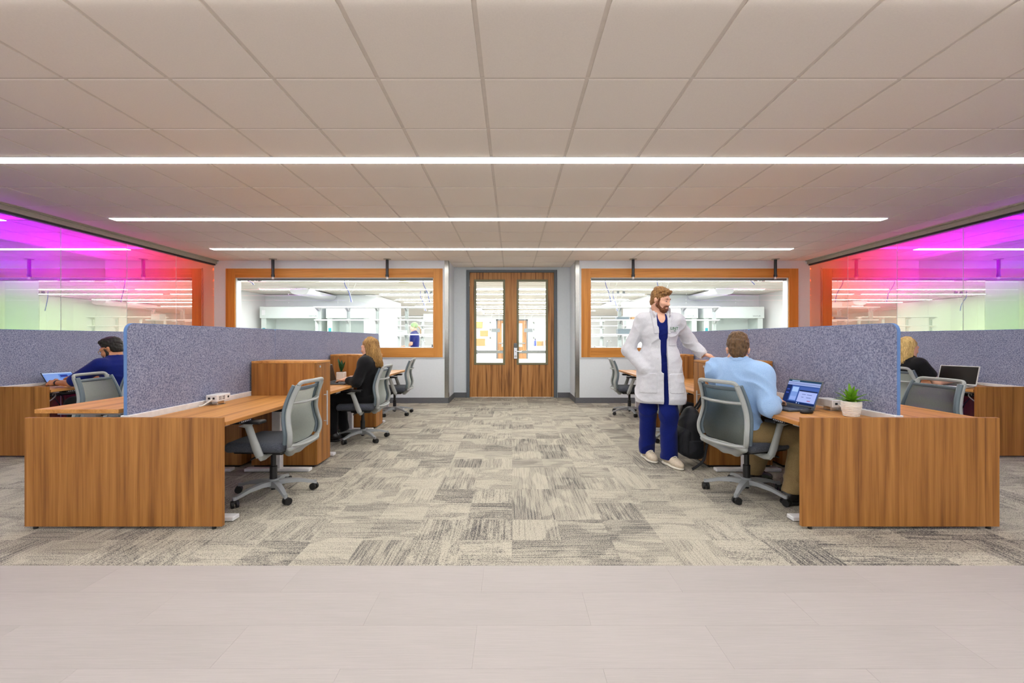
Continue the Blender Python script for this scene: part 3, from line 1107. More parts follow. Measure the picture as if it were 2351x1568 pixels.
def make_chair():
    t = thing('task_chair', 'chair', 'chair', (0, 0, 0))
    for k in range(5):
        a = 2 * PI * k / 5 + R(10)
        M = Matrix.Rotation(a, 4, 'Z')
        pr = [(.025, .118, .030, .03), (.10, .120, .026, .026), (.2, .105, .021, .020), (.285, .078, .016, .016), (.312, .066, .013, .013)]
        rows = [[(x, -w, z - h * 1.2), (x, -w * .8, z), (x, w * .8, z), (x, w, z - h * 1.2), (x, -w, z - h * 1.2)] for x, z, w, h in pr]
        mb = MB().grid(rows)
        mb.cyl((.30, 0, .052), (.30, 0, .078), .013, n=10)
        part('base_arm', mb.xf(M), 'base_grey', t)
        cs = MB()
        for q in (-1, 1):
            cs.cyl((.31, q * .007, .028), (.31, q * .025, .028), .0275, .0265, n=18)
        cs.box(.292, .322, -.022, .022, .03, .055, .006)
        part('caster', cs.xf(M @ Matrix.Translation((.30, 0, 0)) @ Matrix.Rotation(R(35 * k), 4, 'Z') @ Matrix.Translation((-.30, 0, 0))), 'rubber', t)
    part('hub', MB().lathe([(.02, .06), (.034, .065), (.04, .09), (.038, .125), (.026, .132)]), 'base_grey', t)
    part('gas_column', MB().lathe([(.027, .13), (.027, .23), (.019, .232), (.019, .345)], n=18), 'black_plastic', t)
    part('column_foot', MB().cyl((0, 0, .045), (0, 0, .062), .017, n=14), 'black_plastic', t)
    mc = MB().box(-.085, .085, -.12, .11, .335, .378, .012, 2)
    mc.tube([(.08, .05, .35), (.2, .06, .345), (.235, .06, .342)], .006, 6)
    mc.tube([(-.08, .02, .35), (-.2, .03, .345), (-.24, .03, .342)], .006, 6)
    mc.cyl((.05, .11, .35), (.05, .16, .335), .02, n=12).box(-.2, .2, -.17, .19, .374, .392, .006)
    part('mechanism', mc, 'black_plastic', t)
    blob('seat', 'seat_fabric', [B((0, .02, .425), (.24, .225, .038), .036), E((0, .22, .41), (.22, .05, .04), k=.03), E((0, -.02, .44), (.2, .18, .025), k=.03)], t, vox=.011, relax=2)
    # backrest
    path = [(.085, -.16, .375), (.165, -.215, .40), (.222, -.252, .455), (.236, -.262, .53), (.226, -.245, .61), (.210, -.238, .69), (.196, -.262, .79), (.184, -.30, .885)]
    for s in (-1, 1):
        P = catmull([(s * x, y, z) for x, y, z in path], 5)
        ws = [(.019, .014)] * len(P)
        part('back_upright', MB().tube(P, ws, 8), 'chair_grey', t)
        P2 = catmull([(s * (x + .004), y + .034, z) for x, y, z in path[2:]], 5)
        part('mesh_border', MB().tube(P2, [(.015, .018)] * len(P2), 8), 'chair_slate', t)
        part('arm_post', MB().tube([(s * .262, -.055, .37), (s * .266, -.03, .43), (s * .27, .0, .52), (s * .272, .028, .60)], [(.020, .028), (.021, .03), (.018, .026), (.018, .026)], 10)
             .tube([(s * .08, -.03, .362), (s * .2, -.05, .352), (s * .25, -.056, .362), (s * .263, -.054, .385)], [(.016, .022), (.016, .022), (.018, .026), (.02, .028)], 8)
             .tube([(s * .272, .026, .595), (s * .272, .034, .618)], [(.022, .03), (.034, .07)], 10), 'chair_grey', t)
        part('arm_pad', MB().box(s * .272 - .045, s * .272 + .045, -.085, .155, .617, .642, .011, 3), 'black_plastic', t)
    top = catmull([(-.184, -.30, .885), (-.165, -.312, .905), (-.09, -.322, .908), (0, -.326, .908), (.09, -.322, .908), (.165, -.312, .905), (.184, -.30, .885)], 4)
    part('handle_bar', MB().tube(top, [(.012, .015)] * len(top), 8), 'chair_grey', t)
    tb = catmull([(-.188, -.256, .855), (-.09, -.272, .855), (0, -.278, .855), (.09, -.272, .855), (.188, -.256, .855)], 4)
    part('mesh_rail', MB().tube(tb, [(.010, .014)] * len(tb), 8), 'chair_slate', t)
    cb = catmull([(-.20, -.25, .755), (-.1, -.285, .752), (0, -.293, .752), (.1, -.285, .752), (.20, -.25, .755)], 4)
    part('cross_bar', MB().tube(cb, [(.018, .012)] * len(cb), 8), 'chair_grey', t)
    bb = catmull([(-.215, -.243, .44), (-.12, -.275, .432), (0, -.285, .43), (.12, -.275, .432), (.215, -.243, .44)], 4)
    part('bottom_bar', MB().tube(bb, [(.022, .014)] * len(bb), 8), 'chair_grey', t)
    blob('yoke', 'chair_grey', [C((-.20, -.245, .42), (-.06, -.17, .365), .026, .03, k=.03), C((.20, -.245, .42), (.06, -.17, .365), .026, .03, k=.03), C((-.06, -.16, .36), (.06, -.16, .36), .032, k=.03), C((-.15, -.262, .428), (.15, -.262, .428), .018, k=.03)], t, vox=.009)
    rows = []
    zs = np.linspace(.44, .855, 16)
    pa = np.array(path[1:])
    for z in zs:
        hx = np.interp(z, pa[:, 2], pa[:, 0]) - .006
        yy = np.interp(z, pa[:, 2], pa[:, 1]) + .038
        rows.append([(hx * u, yy - .035 * (1 - u * u), z) for u in np.linspace(-1, 1, 11)])
    me = MB().grid(rows)
    bmesh.ops.solidify(me.b, geom=me.b.faces[:], thickness=.004)
    part('mesh_back', me, 'mesh_fabric', t)
    return t


chair0 = make_chair()
CH = [(-1.885, 3.47, R(88), 'empty grey task chair at the left foreground desk'),
      (1.87, 3.50, R(-70), 'grey task chair the man in the light blue shirt sits on'),
      (-1.835, 5.40, R(90), 'grey task chair the woman in the black blazer sits on'),
      (-1.93, 7.22, R(96), 'empty grey task chair at the far desk left of the doors'),
      (1.93, 7.22, R(-97), 'empty grey task chair at the far desk right of the doors'),
      (1.93, 5.42, R(-75), 'grey task chair half hidden behind the man in the lab coat'),
      (-3.62, 4.12, R(-83), 'empty grey chair seen from inside left of the foreground screen'),
      (3.12, 3.50, R(92), 'empty grey chair seen from inside right of the foreground screen'),
      (-4.50, 5.02, R(92), 'grey task chair the man in navy scrubs sits on'),
      (4.70, 5.06, R(-88), 'grey task chair the blonde woman sits on')]
for k, (x, y, rz, lb) in enumerate(CH):
    c = chair0 if k == 0 else copy_tree(chair0)
    c.location = (x, y, 0)
    c.rotation_euler = (0, 0, rz)
    tag(c, lb, 'chair', 'grey mesh-back task chairs')
# ================================================================== things on the desks


def screen_mat(name, bands, base=(58, 84, 150), strength=.9):
    """lit display: colour blocks in uv-like object space given as (x0, x1, y0, y1, rgb), x and y in 0..1"""
    nt = NT(name)
    tc = nt.n('ShaderNodeTexCoord')
    sp = nt.n('ShaderNodeSeparateXYZ')
    nt.l(tc.outputs['Generated'], sp.inputs[0])
    col = srgb(*base)
    for (x0, x1, y0, y1, rgb) in bands:
        m = nt.math('MULTIPLY', nt.math('GREATER_THAN', sp.outputs['X'], x0), nt.math('LESS_THAN', sp.outputs['X'], x1))
        m2 = nt.math('MULTIPLY', nt.math('GREATER_THAN', sp.outputs['Z'], y0), nt.math('LESS_THAN', sp.outputs['Z'], y1))
        col = nt.mix(nt.math('MULTIPLY', m, m2), col, srgb(*rgb))
    e = nt.n('ShaderNodeEmission')
    nt.l(col, e.inputs[0])
    e.inputs[1].default_value = strength
    nt.l(e.outputs[0], nt.out.inputs[0])
    MATS[name] = nt.m


def laptop(lb, loc, rz, smat, shell, open_deg=108, w=.325, d=.225):
    """local: user sits at -y, hinge at +y"""
    t = thing('laptop', lb, 'laptop', loc, rz)
    part('base', MB().box(-w / 2, w / 2, -d / 2, d / 2, .001, .017, .004), shell, t)
    kb = MB()
    for i in range(5):
        for j in range(13):
            x = -w / 2 + .02 + j * (w - .04) / 13
            y = d / 2 - .035 - i * .0185
            kb.box(x, x + (w - .04) / 13 - .003, y - .0155, y, .017, .0185)
    part('keyboard', kb, 'black_plastic', t, kind='stuff')
    part('touchpad', MB().box(-.05, .05, -d / 2 + .012, -d / 2 + .07, .017, .0176), 'chair_slate', t)
    lid = link('lid', None, t, (0, d / 2 - .006, .015), (R(-(open_deg - 90)), 0, 0))
    bpy.data.objects.remove(lid)
    lid = part('lid', MB().box(-w / 2, w / 2, -.004, .004, 0, d - .005, .003), shell, t)
    lid.location = (0, d / 2 - .004, .016)
    lid.rotation_euler = (R(-(open_deg - 90)), 0, 0)
    sc = part('display', MB().box(-w / 2 + .010, w / 2 - .010, -.0052, -.0042, .016, d - .016), smat, lid)
    return t


screen_mat('laptop_screen', [(0, 1, .93, 1, (38, 66, 92)), (.1, .35, .945, .985, (150, 180, 220)), (0, 1, .78, .93, (150, 165, 215)), (0, 1, .84, .855, (90, 100, 150)),
                             (0, .16, .08, .78, (30, 44, 92)), (.03, .12, .55, .6, (60, 80, 170)), (.03, .12, .4, .45, (60, 80, 170)), (.19, .40, .12, .72, (120, 150, 215)), (.20, .39, .5, .7, (160, 190, 240)),
                             (.20, .39, .16, .3, (140, 165, 230)), (.43, 1, .62, .72, (70, 96, 168)), (.44, .98, .55, .59, (34, 38, 60)), (.44, .98, .1, .54, (166, 180, 236)),
                             (.55, .66, .42, .44, (90, 100, 150)), (.7, .85, .42, .44, (90, 100, 150)), (.55, .62, .3, .32, (90, 100, 150)), (.7, .84, .3, .32, (90, 100, 150)), (.75, .85, .16, .19, (170, 80, 110)),
                             (0, 1, 0, .075, (24, 40, 84)), (.45, .48, .02, .055, (200, 210, 240)), (.52, .55, .02, .055, (120, 160, 220))])
screen_mat('tablet_screen', [(0, 1, .9, 1, (180, 200, 235)), (.05, .5, .1, .85, (130, 160, 222)), (.5, .95, .5, .86, (96, 132, 205)), (.55, .8, .6, .78, (50, 60, 140)), (.6, .7, .2, .35, (90, 130, 190)), (0, 1, 0, .05, (150, 175, 230))], (120, 150, 220), .85)
plain('screen_black', (14, 15, 16), .2)
plain('laptop_grey', (74, 78, 84), .4)
plain('laptop_silver', (196, 196, 196), .35, .4)
plain('wood_note', (205, 170, 120), .8)

laptop('open laptop with a lit blue screen on the right foreground desk', (2.135, 3.435, DZ), R(-80), 'laptop_screen', 'laptop_grey', 112)
laptop('dark laptop the woman in the black blazer types on', (-2.10, 5.36, DZ), R(90), 'screen_black', 'laptop_grey', 105)
laptop('silver laptop with a black screen in front of the blonde woman', (4.93, 4.93, .70), R(-66), 'screen_black', 'laptop_silver', 112, .34, .235)

m = thing('computer_mouse', 'black computer mouse beside the lit laptop', 'mouse', (2.15, 3.205, DZ), R(-75))
blob('shell', 'black_plastic', [E((0, 0, .012), (.032, .054, .022))], m, vox=.004, subs=[H((0, 0, 0.001), (0, 0, 1))])
part('wheel', MB().cyl((-.004, .03, .032), (.004, .03, .032), .008, n=12), 'rubber', m)

tb = thing('tablet', 'tablet with a bright blue drawing propped on the left desk', 'tablet', (-5.235, 5.10, .70), R(70))
tl = part('body', MB().box(-.14, .14, -.004, .004, 0, .205, .004), 'black_plastic', tb)
tl.rotation_euler = (R(-48), 0, 0)
tl.location = (0, -.05, .006)
part('display', MB().box(-.131, .131, -.005, -.0041, .009, .196), 'tablet_screen', tl)
st = part('stand', MB().box(-.05, .05, -.002, .002, 0, .12), 'black_plastic', tb)
st.location = (0, .14, .006)
st.rotation_euler = (R(30), 0, 0)
sn = thing('stylus', 'white stylus in the hand of the man in navy scrubs', 'stylus', (-5.12, 5.16, .79), 0)
part('barrel', MB().tube([(-.085, -.02, -.012), (-.08, -.018, -.01), (.07, .02, .025)], [.001, .0045, .0045], 8), 'white_metal', sn)


def leaf(mb, a, lift, L, w, bend, z0, thick=.0012):
    n = 8
    ca, sa = math.cos(a), math.sin(a)
    rows = []
    for i in range(n + 1):
        t = i / n
        r = L * t * math.cos(lift) + bend * t * t * L * .3
        z = z0 + L * t * math.sin(lift) - bend * t * t * L * .55
        ww = w * (math.sin(PI * min(1, .12 + .88 * t)) ** .7) * (1 - .15 * t) if t < 1 else .0005
        rows.append([(ca * r - sa * u * ww, sa * r + ca * u * ww, z + abs(u) * ww * .35) for u in (-1, -.5, 0, .5, 1)])
    mb.grid(rows)
    bmesh.ops.solidify(mb.b, geom=mb.b.faces[:], thickness=thick)
    return mb


def pot_plant(name, lb, loc, kind):
    t = thing(name, lb, 'plant', loc)
    if kind == 'spiky':
        pr = [(.040, 0)]
        for q in range(11):
            z = .004 + q * .0095
            r = .046 + .014 * min(1, q / 7)
            pr += [(r, z), (r + .003, z + .004), (r, z + .008)]
        pr += [(.0585, .108), (.052, .108), (.050, .092)]
        part('pot', MB().lathe(pr, n=36), 'white_ceramic', t)
        part('soil', MB().lathe([(.0505, .086), (.0505, .094), (.02, .097)]), 'soil', t)
        rg = random.Random(4)
        for ring, (cnt, lift, L) in enumerate(((9, 28, .115), (8, 46, .13), (5, 66, .14), (2, 84, .145))):
            for q in range(cnt):
                a = 2 * PI * q / cnt + ring * .5 + rg.uniform(-.2, .2)
                part('leaf', leaf(MB(), a, R(lift + rg.uniform(-6, 6)), L * rg.uniform(.85, 1.1), .014, .45 - .09 * ring, .098), 'leaf_green', t)
    else:
        part('pot', MB().box(-.052, .052, -.052, .052, 0, .108, .012, 3), 'white_ceramic', t)
        part('soil', MB().box(-.043, .043, -.043, .043, .100, .1095), 'soil', t)
        rg = random.Random(9)
        for q in range(9):
            a = q * 2.4
            part('leaf', leaf(MB(), a, R(rg.uniform(62, 84)), rg.uniform(.13, .215), .019, .08, .1085, .003), 'leaf_dark', t)
    return t


pot_plant('potted_plant', 'spiky green plant in a ribbed white pot right of the lit laptop', (2.372, 3.07, DZ), 'spiky')
pot_plant('snake_plant', 'snake plant in a square white pot by the woman in the black blazer', (-2.27, 5.84, DZ), 'snake')

# ---- backpack on the cabinet handle
fabric('bag_nylon', (16, 17, 20), (34, 36, 42), 300, .6, .2, .05)
plain('bag_strap', (18, 18, 20), .8)
bp = thing('backpack', 'black backpack hanging on the cabinet behind the man in the lab coat', 'backpack', (1.748, 4.30, .09))
bfold = lambda X: fold(X, .005, 34, 2)
bag = [B((0, 0, .19), (.085, .145, .19), .07, k=.03), E((0, 0, .36), (.08, .135, .125), k=.06), E((0, 0, .08), (.095, .15, .09), k=.05)]
bd_ = blob('body', 'bag_nylon', bag, bp, vox=.008, disp=bfold)
pocket = bag + [B((-.065, -.01, .14), (.05, .115, .12), .045, k=.03)]
blob('front_pocket', 'bag_nylon', grow(pocket, .006), bp, vox=.008, disp=bfold, inter=[B((-.13, -.01, .15), (.115, .125, .135), .03)])
blob('side_pocket', 'bag_nylon', grow(bag, .012), bp, vox=.008, disp=bfold, inter=[B((.0, -.15, .09), (.07, .07, .09), .02)])
part('grab_loop', MB().tube(catmull([(.05, -.03, .46), (.09, -.025, .52), (.115, 0, .585), (.09, .025, .52), (.05, .03, .46)], 6), (.006, .011), 6), 'bag_strap', bp)
part('shoulder_strap', MB().tube(catmull([(.07, -.07, .43), (.10, -.12, .34), (.10, -.15, .2), (.08, -.155, .08), (.05, -.17, .0), (.0, -.17, -.05), (-.05, -.16, -.084)], 6), (.006, .014), 6), 'bag_strap', bp)
part('shoulder_strap', MB().tube(catmull([(.05, .10, .40), (-.02, .16, .3), (-.06, .155, .16), (-.10, .13, .05), (-.11, .12, -.04), (-.14, .11, -.084)], 6), (.005, .010), 6), 'bag_strap', bp)
# ================================================================== people
def V3(*a):
    return np.array(a, float)


def unit(v):
    return v / (np.linalg.norm(v) + 1e-12)


def hair_mat(name, dark, light, scale=(60, 60, 8)):
    nt = NT(name)
    n = nt.noise(nt.coords(scale, False), 1.6, 4, .65, .6)
    n2 = nt.noise(nt.coords((9, 9, 3), False), 1.5, 2)
    col = nt.ramp(nt.math('ADD', nt.math('MULTIPLY', n, .7), nt.math('MULTIPLY', n2, .3)), [(.36, srgb(*dark)), (.64, srgb(*light))])
    nt.pbsdf(col, .5, 0, nt.bump(n, .6, .006), .3)
    MATS[name] = nt.m


hair_mat('hair_auburn', (88, 58, 30), (172, 128, 76))
hair_mat('hair_brown', (52, 37, 25), (116, 88, 58))
hair_mat('hair_black', (12, 11, 11), (42, 36, 32))
hair_mat('hair_blonde', (98, 66, 34), (206, 164, 100), (70, 70, 5))
hair_mat('hair_platinum', (150, 116, 64), (240, 210, 140), (70, 70, 5))
hair_mat('hair_cap', (96, 140, 96), (170, 190, 130))
hair_mat('beard_brown', (72, 40, 22), (128, 78, 46), (90, 90, 40))
fabric('scrub_navy', (5, 18, 84), (12, 32, 116), 260, .9, .2, .1)
fabric('coat_white', (202, 203, 210), (222, 223, 229), 260, .85, .1, .05)
fabric('shirt_blue', (140, 178, 226), (176, 206, 242), 380, .85, .1, .1)
fabric('khaki', (136, 115, 78), (166, 142, 100), 300, .9, .2, .1)
fabric('black_cloth', (10, 10, 13), (26, 26, 30), 260, .85, .2, .1)
plain('shoe_beige', (200, 186, 166), .7, var=.12, scale=60)
plain('shoe_black', (22, 18, 18), .4)
plain('sole', (226, 220, 208), .6)
plain('eye_white', (238, 236, 232), .2)
plain('iris', (52, 60, 66), .2)
plain('lip', (196, 120, 110), .5)
plain('lens_gold', (206, 166, 70), .25, .8)
plain('logo_green', (22, 110, 60), .7)
plain('button_pearl', (206, 206, 210), .3)
plain('watch_black', (20, 20, 22), .4)


def hand(w, fdir, pn, side, curl=.3, s=1.0):
    """prims: w wrist, fdir finger direction, pn back-of-hand normal, side +1 right / -1 left hand"""
    f = unit(np.array(fdir, float))
    n = unit(np.array(pn, float) - f * (np.array(pn, float) @ f))
    l = np.cross(f, n) * side     # towards the thumb's opposite
    thumb = -l
    M = np.stack([l, f, n], 1)
    out = [E(w + f * .045 * s, (.040 * s, .050 * s, .016 * s), M, k=.012)]
    for i, (o, L) in enumerate(((-.029, .072), (-.010, .082), (.010, .078), (.028, .060))):
        r = (.0088, .0092, .0088, .0078)[i] * s
        a = curl * (.8 + .1 * i)
        q = w + f * .083 * s + l * o * s
        ang = 0
        pts = [q - f * .02 * s]
        for j, fr in enumerate((.45, .31, .24)):
            ang += a
            q = q + (f * math.cos(ang) - n * math.sin(ang)) * L * fr * s
            pts.append(q)
        for j in range(3):
            out.append(C(pts[j], pts[j + 1], r * (1 - .08 * j), r * (1 - .08 * (j + 1)), k=.004))
    b = w + f * .022 * s + thumb * .026 * s
    t1 = b + (f * .6 + thumb * .7) * .034 * s - n * .006 * s
    t2 = t1 + (f * .9 + thumb * .25) * .032 * s - n * .008 * s
    t3 = t2 + (f * .95 - thumb * .05) * .024 * s - n * .006 * s
    out += [C(b, t1, .014 * s, .0115 * s, k=.01), C(t1, t2, .0108 * s, .0095 * s, k=.004), C(t2, t3, .0095 * s, .0082 * s, k=.004)]
    return out


def rot_zx(yaw, pitch, roll=0):
    """head frame columns (right, forward, up); yaw + turns to the person's left, pitch + looks up"""
    return np.array(Matrix.Rotation(yaw, 3, 'Z') @ Matrix.Rotation(pitch, 3, 'X') @ Matrix.Rotation(roll, 3, 'Y'))


def head_prims(hc, M, s=1.0, ears=True, female=False):
    T = lambda *p: hc + M @ (np.array(p) * s)
    e = lambda c, r, k=.02: E(T(*c), np.array(r) * s, M, k)
    jw = .034 if female else .040
    out = [e((0, -.018, .035), (.074, .096, .085)), e((0, .028, -.03), (.061, .066, .085), .03), e((0, .052, -.095), (jw, .038, .03), .03),
           C(T(-.030, .058, -.090), T(-.055, .0, -.058), .020 * s, .018 * s, k=.025), C(T(.030, .058, -.090), T(.055, .0, -.058), .020 * s, .018 * s, k=.025),
           C(T(-.033, .078, .026), T(.033, .078, .026), .013 * s, k=.02), C(T(0, .090, .008), T(0, .108, -.030), .0085 * s, .0125 * s, k=.012),
           e((-.012, .098, -.035), (.009, .009, .008), .008), e((.012, .098, -.035), (.009, .009, .008), .008),
           e((-.036, .062, -.028), (.026, .026, .022), .02), e((.036, .062, -.028), (.026, .026, .022), .02),
           C(T(-.018, .088, -.064), T(.018, .088, -.064), .0075 * s, k=.008), C(T(-.016, .087, -.073), T(.016, .087, -.073), .008 * s, k=.008)]
    if ears:
        for q in (-1, 1):
            out += [e((q * .074, -.018, -.008), (.007, .016, .027), .006), e((q * .079, -.024, .004), (.0065, .011, .015), .005)]
    return out, [e((-.031, .096, .004), (.017, .014, .010)), e((.031, .096, .004), (.017, .014, .010))]


def face_parts(root, hc, M, brow, s=1.0, lid=True, skin='skin'):
    T = lambda *p: tuple(hc + M @ (np.array(p) * s))
    for q in (-1, 1):
        ey = part('eye', MB().ball(T(q * .031, .0755, .004), .0125 * s, 12), 'eye_white', root)
        part('iris', MB().ball(T(q * .031, .0835, .001), .0062 * s, 10), 'iris', ey)
        part('eyebrow', MB().tube([T(q * .013, .0915, .024), T(q * .03, .0935, .030), T(q * .048, .081, .025)], [.003 * s, .0042 * s, .002 * s], 6), brow, root)
        part('eyelid', MB().ball(T(q * .031, .0758, .0085), .0131 * s, 12), skin, ey)
        if lid:
            part('eyelash', MB().tube([T(q * .017, .0865, .000), T(q * .031, .0895, .002), T(q * .045, .081, .000)], [.0012 * s, .002 * s, .0012 * s], 6), brow, root)
    part('lips', MB().tube([T(-.02, .091, -.069), T(-.008, .0975, -.066), T(0, .098, -.068), T(.008, .0975, -.066), T(.02, .091, -.069)], [.002, .0045, .0042, .0045, .002], 6), 'lip', root)


def frame_of(P, N, SL, SR):
    up = unit(N - P)
    rt = SR - SL
    rt = unit(rt - up * (rt @ up))
    return np.stack([rt, np.cross(up, rt), up], 1)


def torso(J, g=0.0, w=1.0, k=.05):
    """chest, waist and pelvis following the spine; g grows it into clothing"""
    P, N = J['P'], J['N']
    M = frame_of(P, N, J['SL'], J['SR'])
    L = np.linalg.norm(N - P)
    ax = lambda t, f=0: P + (N - P) * t + M[:, 1] * f
    up = unit(N - P)
    HM = np.stack([unit(J['HR'] - J['HL']), np.cross(up, unit(J['HR'] - J['HL'])), up], 1)
    out = [E(P, (.165 * w + g, .115 + g, .12 + g), HM, k), E(ax(.36), (.145 * w + g, .102 + g, .17 + g), M, k), E(ax(.68, .005), (.168 * w + g, .115 + g, .17 + g), M, k),
           C(J['SL'] * .9 + J['SR'] * .1, J['SR'] * .9 + J['SL'] * .1, .062 + g, k=k), C(ax(.92), N + up * .02, .085 + g * .7, .06 + g * .4, k=k)]
    return out, M


def limb(a, m, b, r0, r1, r2, k=.03):
    return [C(a, m, r0, r1, k=k), C(m, b, r1 * .97, r2, k=k)]


def body_prims(J, w=1.0, fem=False):
    pr, M = torso(J, 0, w)
    q = .92 if fem else 1.0
    for s in 'LR':
        pr += limb(J['S' + s], J['E' + s], J['W' + s], .050 * q, .040 * q, .027 * q)
        pr += limb(J['H' + s], J['K' + s], J['A' + s], .082 * q, .055 * q, .038 * q, .04)
        t = J.get('T' + s)
        if t is not None:
            pr.append(C(J['A' + s] - V3(0, 0, .035), t + V3(0, 0, .005), .030, .020, k=.02))
    return pr, M


def neck_prim(J, hc, HM, r=.054):
    return C(J['N'] - V3(0, 0, .02), hc + HM @ np.array([0, -.035, -.06]), r * 1.08, r * .96, k=.02)


def shoe(root, ank, toe, mat, solemat='sole', s=1.0):
    f = toe - ank
    f[2] = 0
    f = unit(f)
    M = np.stack([np.cross(f, V3(0, 0, 1)), f, V3(0, 0, 1)], 1)
    o = V3(ank[0], ank[1], 0)
    T = lambda x, y, z: o + M @ np.array([x, y, z])
    u = blob('shoe', mat, [E(T(0, -.02, .055), (.043, .062, .052), M, .03), E(T(0, .12, .04), (.048, .098, .042), M, .05), C(T(0, -.012, .07), T(0, -.005, .115), .047, .045, k=.03), C(T(0, .01, .085), T(0, .12, .05), .038, .034, k=.03)], root, vox=.006, subs=[H((0, 0, .018), (0, 0, 1))])
    blob('sole', solemat, [E(T(0, -.03, .014), (.044, .058, .022), M, .03), E(T(0, .12, .014), (.05, .10, .022), M, .05), B(T(0, .04, .014), (.04, .10, .014), .01, M, .03)], u, vox=.006, subs=[H((0, 0, .002), (0, 0, 1))], inter=[H((0, 0, .026), (0, 0, 1))])
    la = MB()
    for i in range(4):
        y, z = .05 + i * .022, .124 - i * .0088
        la.tube([tuple(T(-.022, y, z - .008)), tuple(T(0, y + .004, z)), tuple(T(.022, y, z - .008))], .0042, 5)
    part('laces', la, solemat, u)


def person(lb, loc, rz, body_prims_, subs, mat, vox=.0055):
    me = solid_mesh('person', mat, body_prims_, vox=vox, subs=subs)
    o = link('person', me, None, loc, (0, 0, rz))
    return tag(o, lb, 'person')


def strands(root, hc, M, mat, n, fn, r=.006, seed=1, seg=9, name='hair'):
    """long hair: many tapered locks in one mesh; fn(u, rnd) gives the lock's points in the head frame"""
    mb = MB()
    rg = random.Random(seed)
    for i in range(n):
        P = [tuple(hc + M @ np.array(p)) for p in fn((i + .5) / n, rg)]
        P = catmull(P, 4)
        m = len(P)
        mb.tube(P, [(r * (1 - .75 * (j / (m - 1)) ** 2) * rg.uniform(.9, 1.1), r * .7) for j in range(m)], 5)
    return part(name, mb, mat, root)


wr = lambda amp, fr, sd: (lambda X: fold(X, amp, fr, sd))

# ---------------------------------------------------------------- man in the lab coat, standing
J = dict(P=V3(0, -.02, .94), N=V3(0, -.01, 1.475), SL=V3(-.178, .0, 1.42), SR=V3(.178, -.01, 1.42),
         EL=V3(-.325, -.10, 1.21), WL=V3(-.435, -.035, 1.08), ER=V3(.30, -.05, 1.12), WR=V3(.165, .075, .925),
         HL=V3(-.09, 0, .90), KL=V3(-.065, .09, .50), AL=V3(-.065, .11, .09), TL=V3(-.09, .23, .035),
         HR=V3(.09, -.02, .90), KR=V3(.10, -.06, .50), AR=V3(.095, -.12, .09), TR=V3(.09, .0, .035))
HC, HM, HS = V3(-.005, .03, 1.622), rot_zx(R(45), R(-15)), .92
pr, TM = body_prims(J)
hp, hs = head_prims(HC, HM, HS)
pr += [neck_prim(J, HC, HM)] + hp + hand(J['WL'], (-.95, .15, -.16), (-.1, .05, 1), -1, .6) + hand(J['WR'], (-.35, .1, -.9), (.6, .6, .2), 1, .3)
p1 = person('bearded man standing in an open white lab coat over navy scrubs, hand on the cabinet', (1.485, 4.42, 0), R(176), pr, hs, 'skin', .005)
face_parts(p1, HC, HM, 'beard_brown', HS, skin='skin')
T = lambda *p: HC + HM @ np.array(p)
tuft = []
_r = random.Random(5)
for i in range(26):
    u, v = _r.uniform(-1, 1), _r.uniform(-.35, 1)
    a0 = T(.062 * u, -.05 + .10 * v, .118 - .035 * u * u - .02 * abs(v))
    tuft.append(C(a0, a0 + HM @ np.array([.016 * u + _r.uniform(-.015, .015), .040 + _r.uniform(-.01, .012), .012 + _r.uniform(-.012, .012)]), .013, .006, k=.008))
blob('hair', 'hair_auburn', scaled([E(T(0, -.024, .046), (.081, .102, .090), HM), E(T(.0, .055, .104), (.062, .046, .026), HM, .03), E(T(0, -.03, .112), (.06, .07, .03), HM, .03), E(T(0, -.065, -.03), (.066, .05, .06), HM, .03)] + tuft, HC, HS), p1, vox=.004,
     subs=scaled([E(T(0, .115, -.012), (.070, .080, .090), HM), H(T(0, -.06, -.075), HM @ np.array([0, -.5, 1])), E(T(.088, -.012, -.03), (.026, .026, .046), HM), E(T(-.088, -.012, -.03), (.026, .026, .046), HM)], HC, HS),
     disp=lambda X: wrinkle(X, .0022, 150, 1))
beard = lambda T, HM: [E(T(0, .054, -.100), (.047, .046, .036), HM), C(T(-.032, .060, -.090), T(-.058, .010, -.055), .0235, .020, k=.02), C(T(.032, .060, -.090), T(.058, .010, -.055), .0245, .0225, k=.02),
    C(T(-.060, .012, -.05), T(-.066, .022, .01), .014, .011, k=.02), C(T(.060, .012, -.05), T(.066, .022, .01), .014, .011, k=.02),
    C(T(-.024, .088, -.0535), T(.024, .088, -.0535), .0085, k=.01), C(T(-.03, .080, -.088), T(.03, .080, -.088), .0145, k=.012), C(T(-.030, .080, -.056), T(-.034, .074, -.085), .0125, k=.01), C(T(.030, .080, -.056), T(.034, .074, -.085), .0125, k=.01)]
blob('beard', 'beard_brown', scaled(beard(T, HM), HC, HS), p1, vox=.0035,
     subs=scaled([E(T(0, .105, -.069), (.019, .026, .0075), HM)], HC, HS), disp=lambda X: wrinkle(X, .0010, 240, 3))
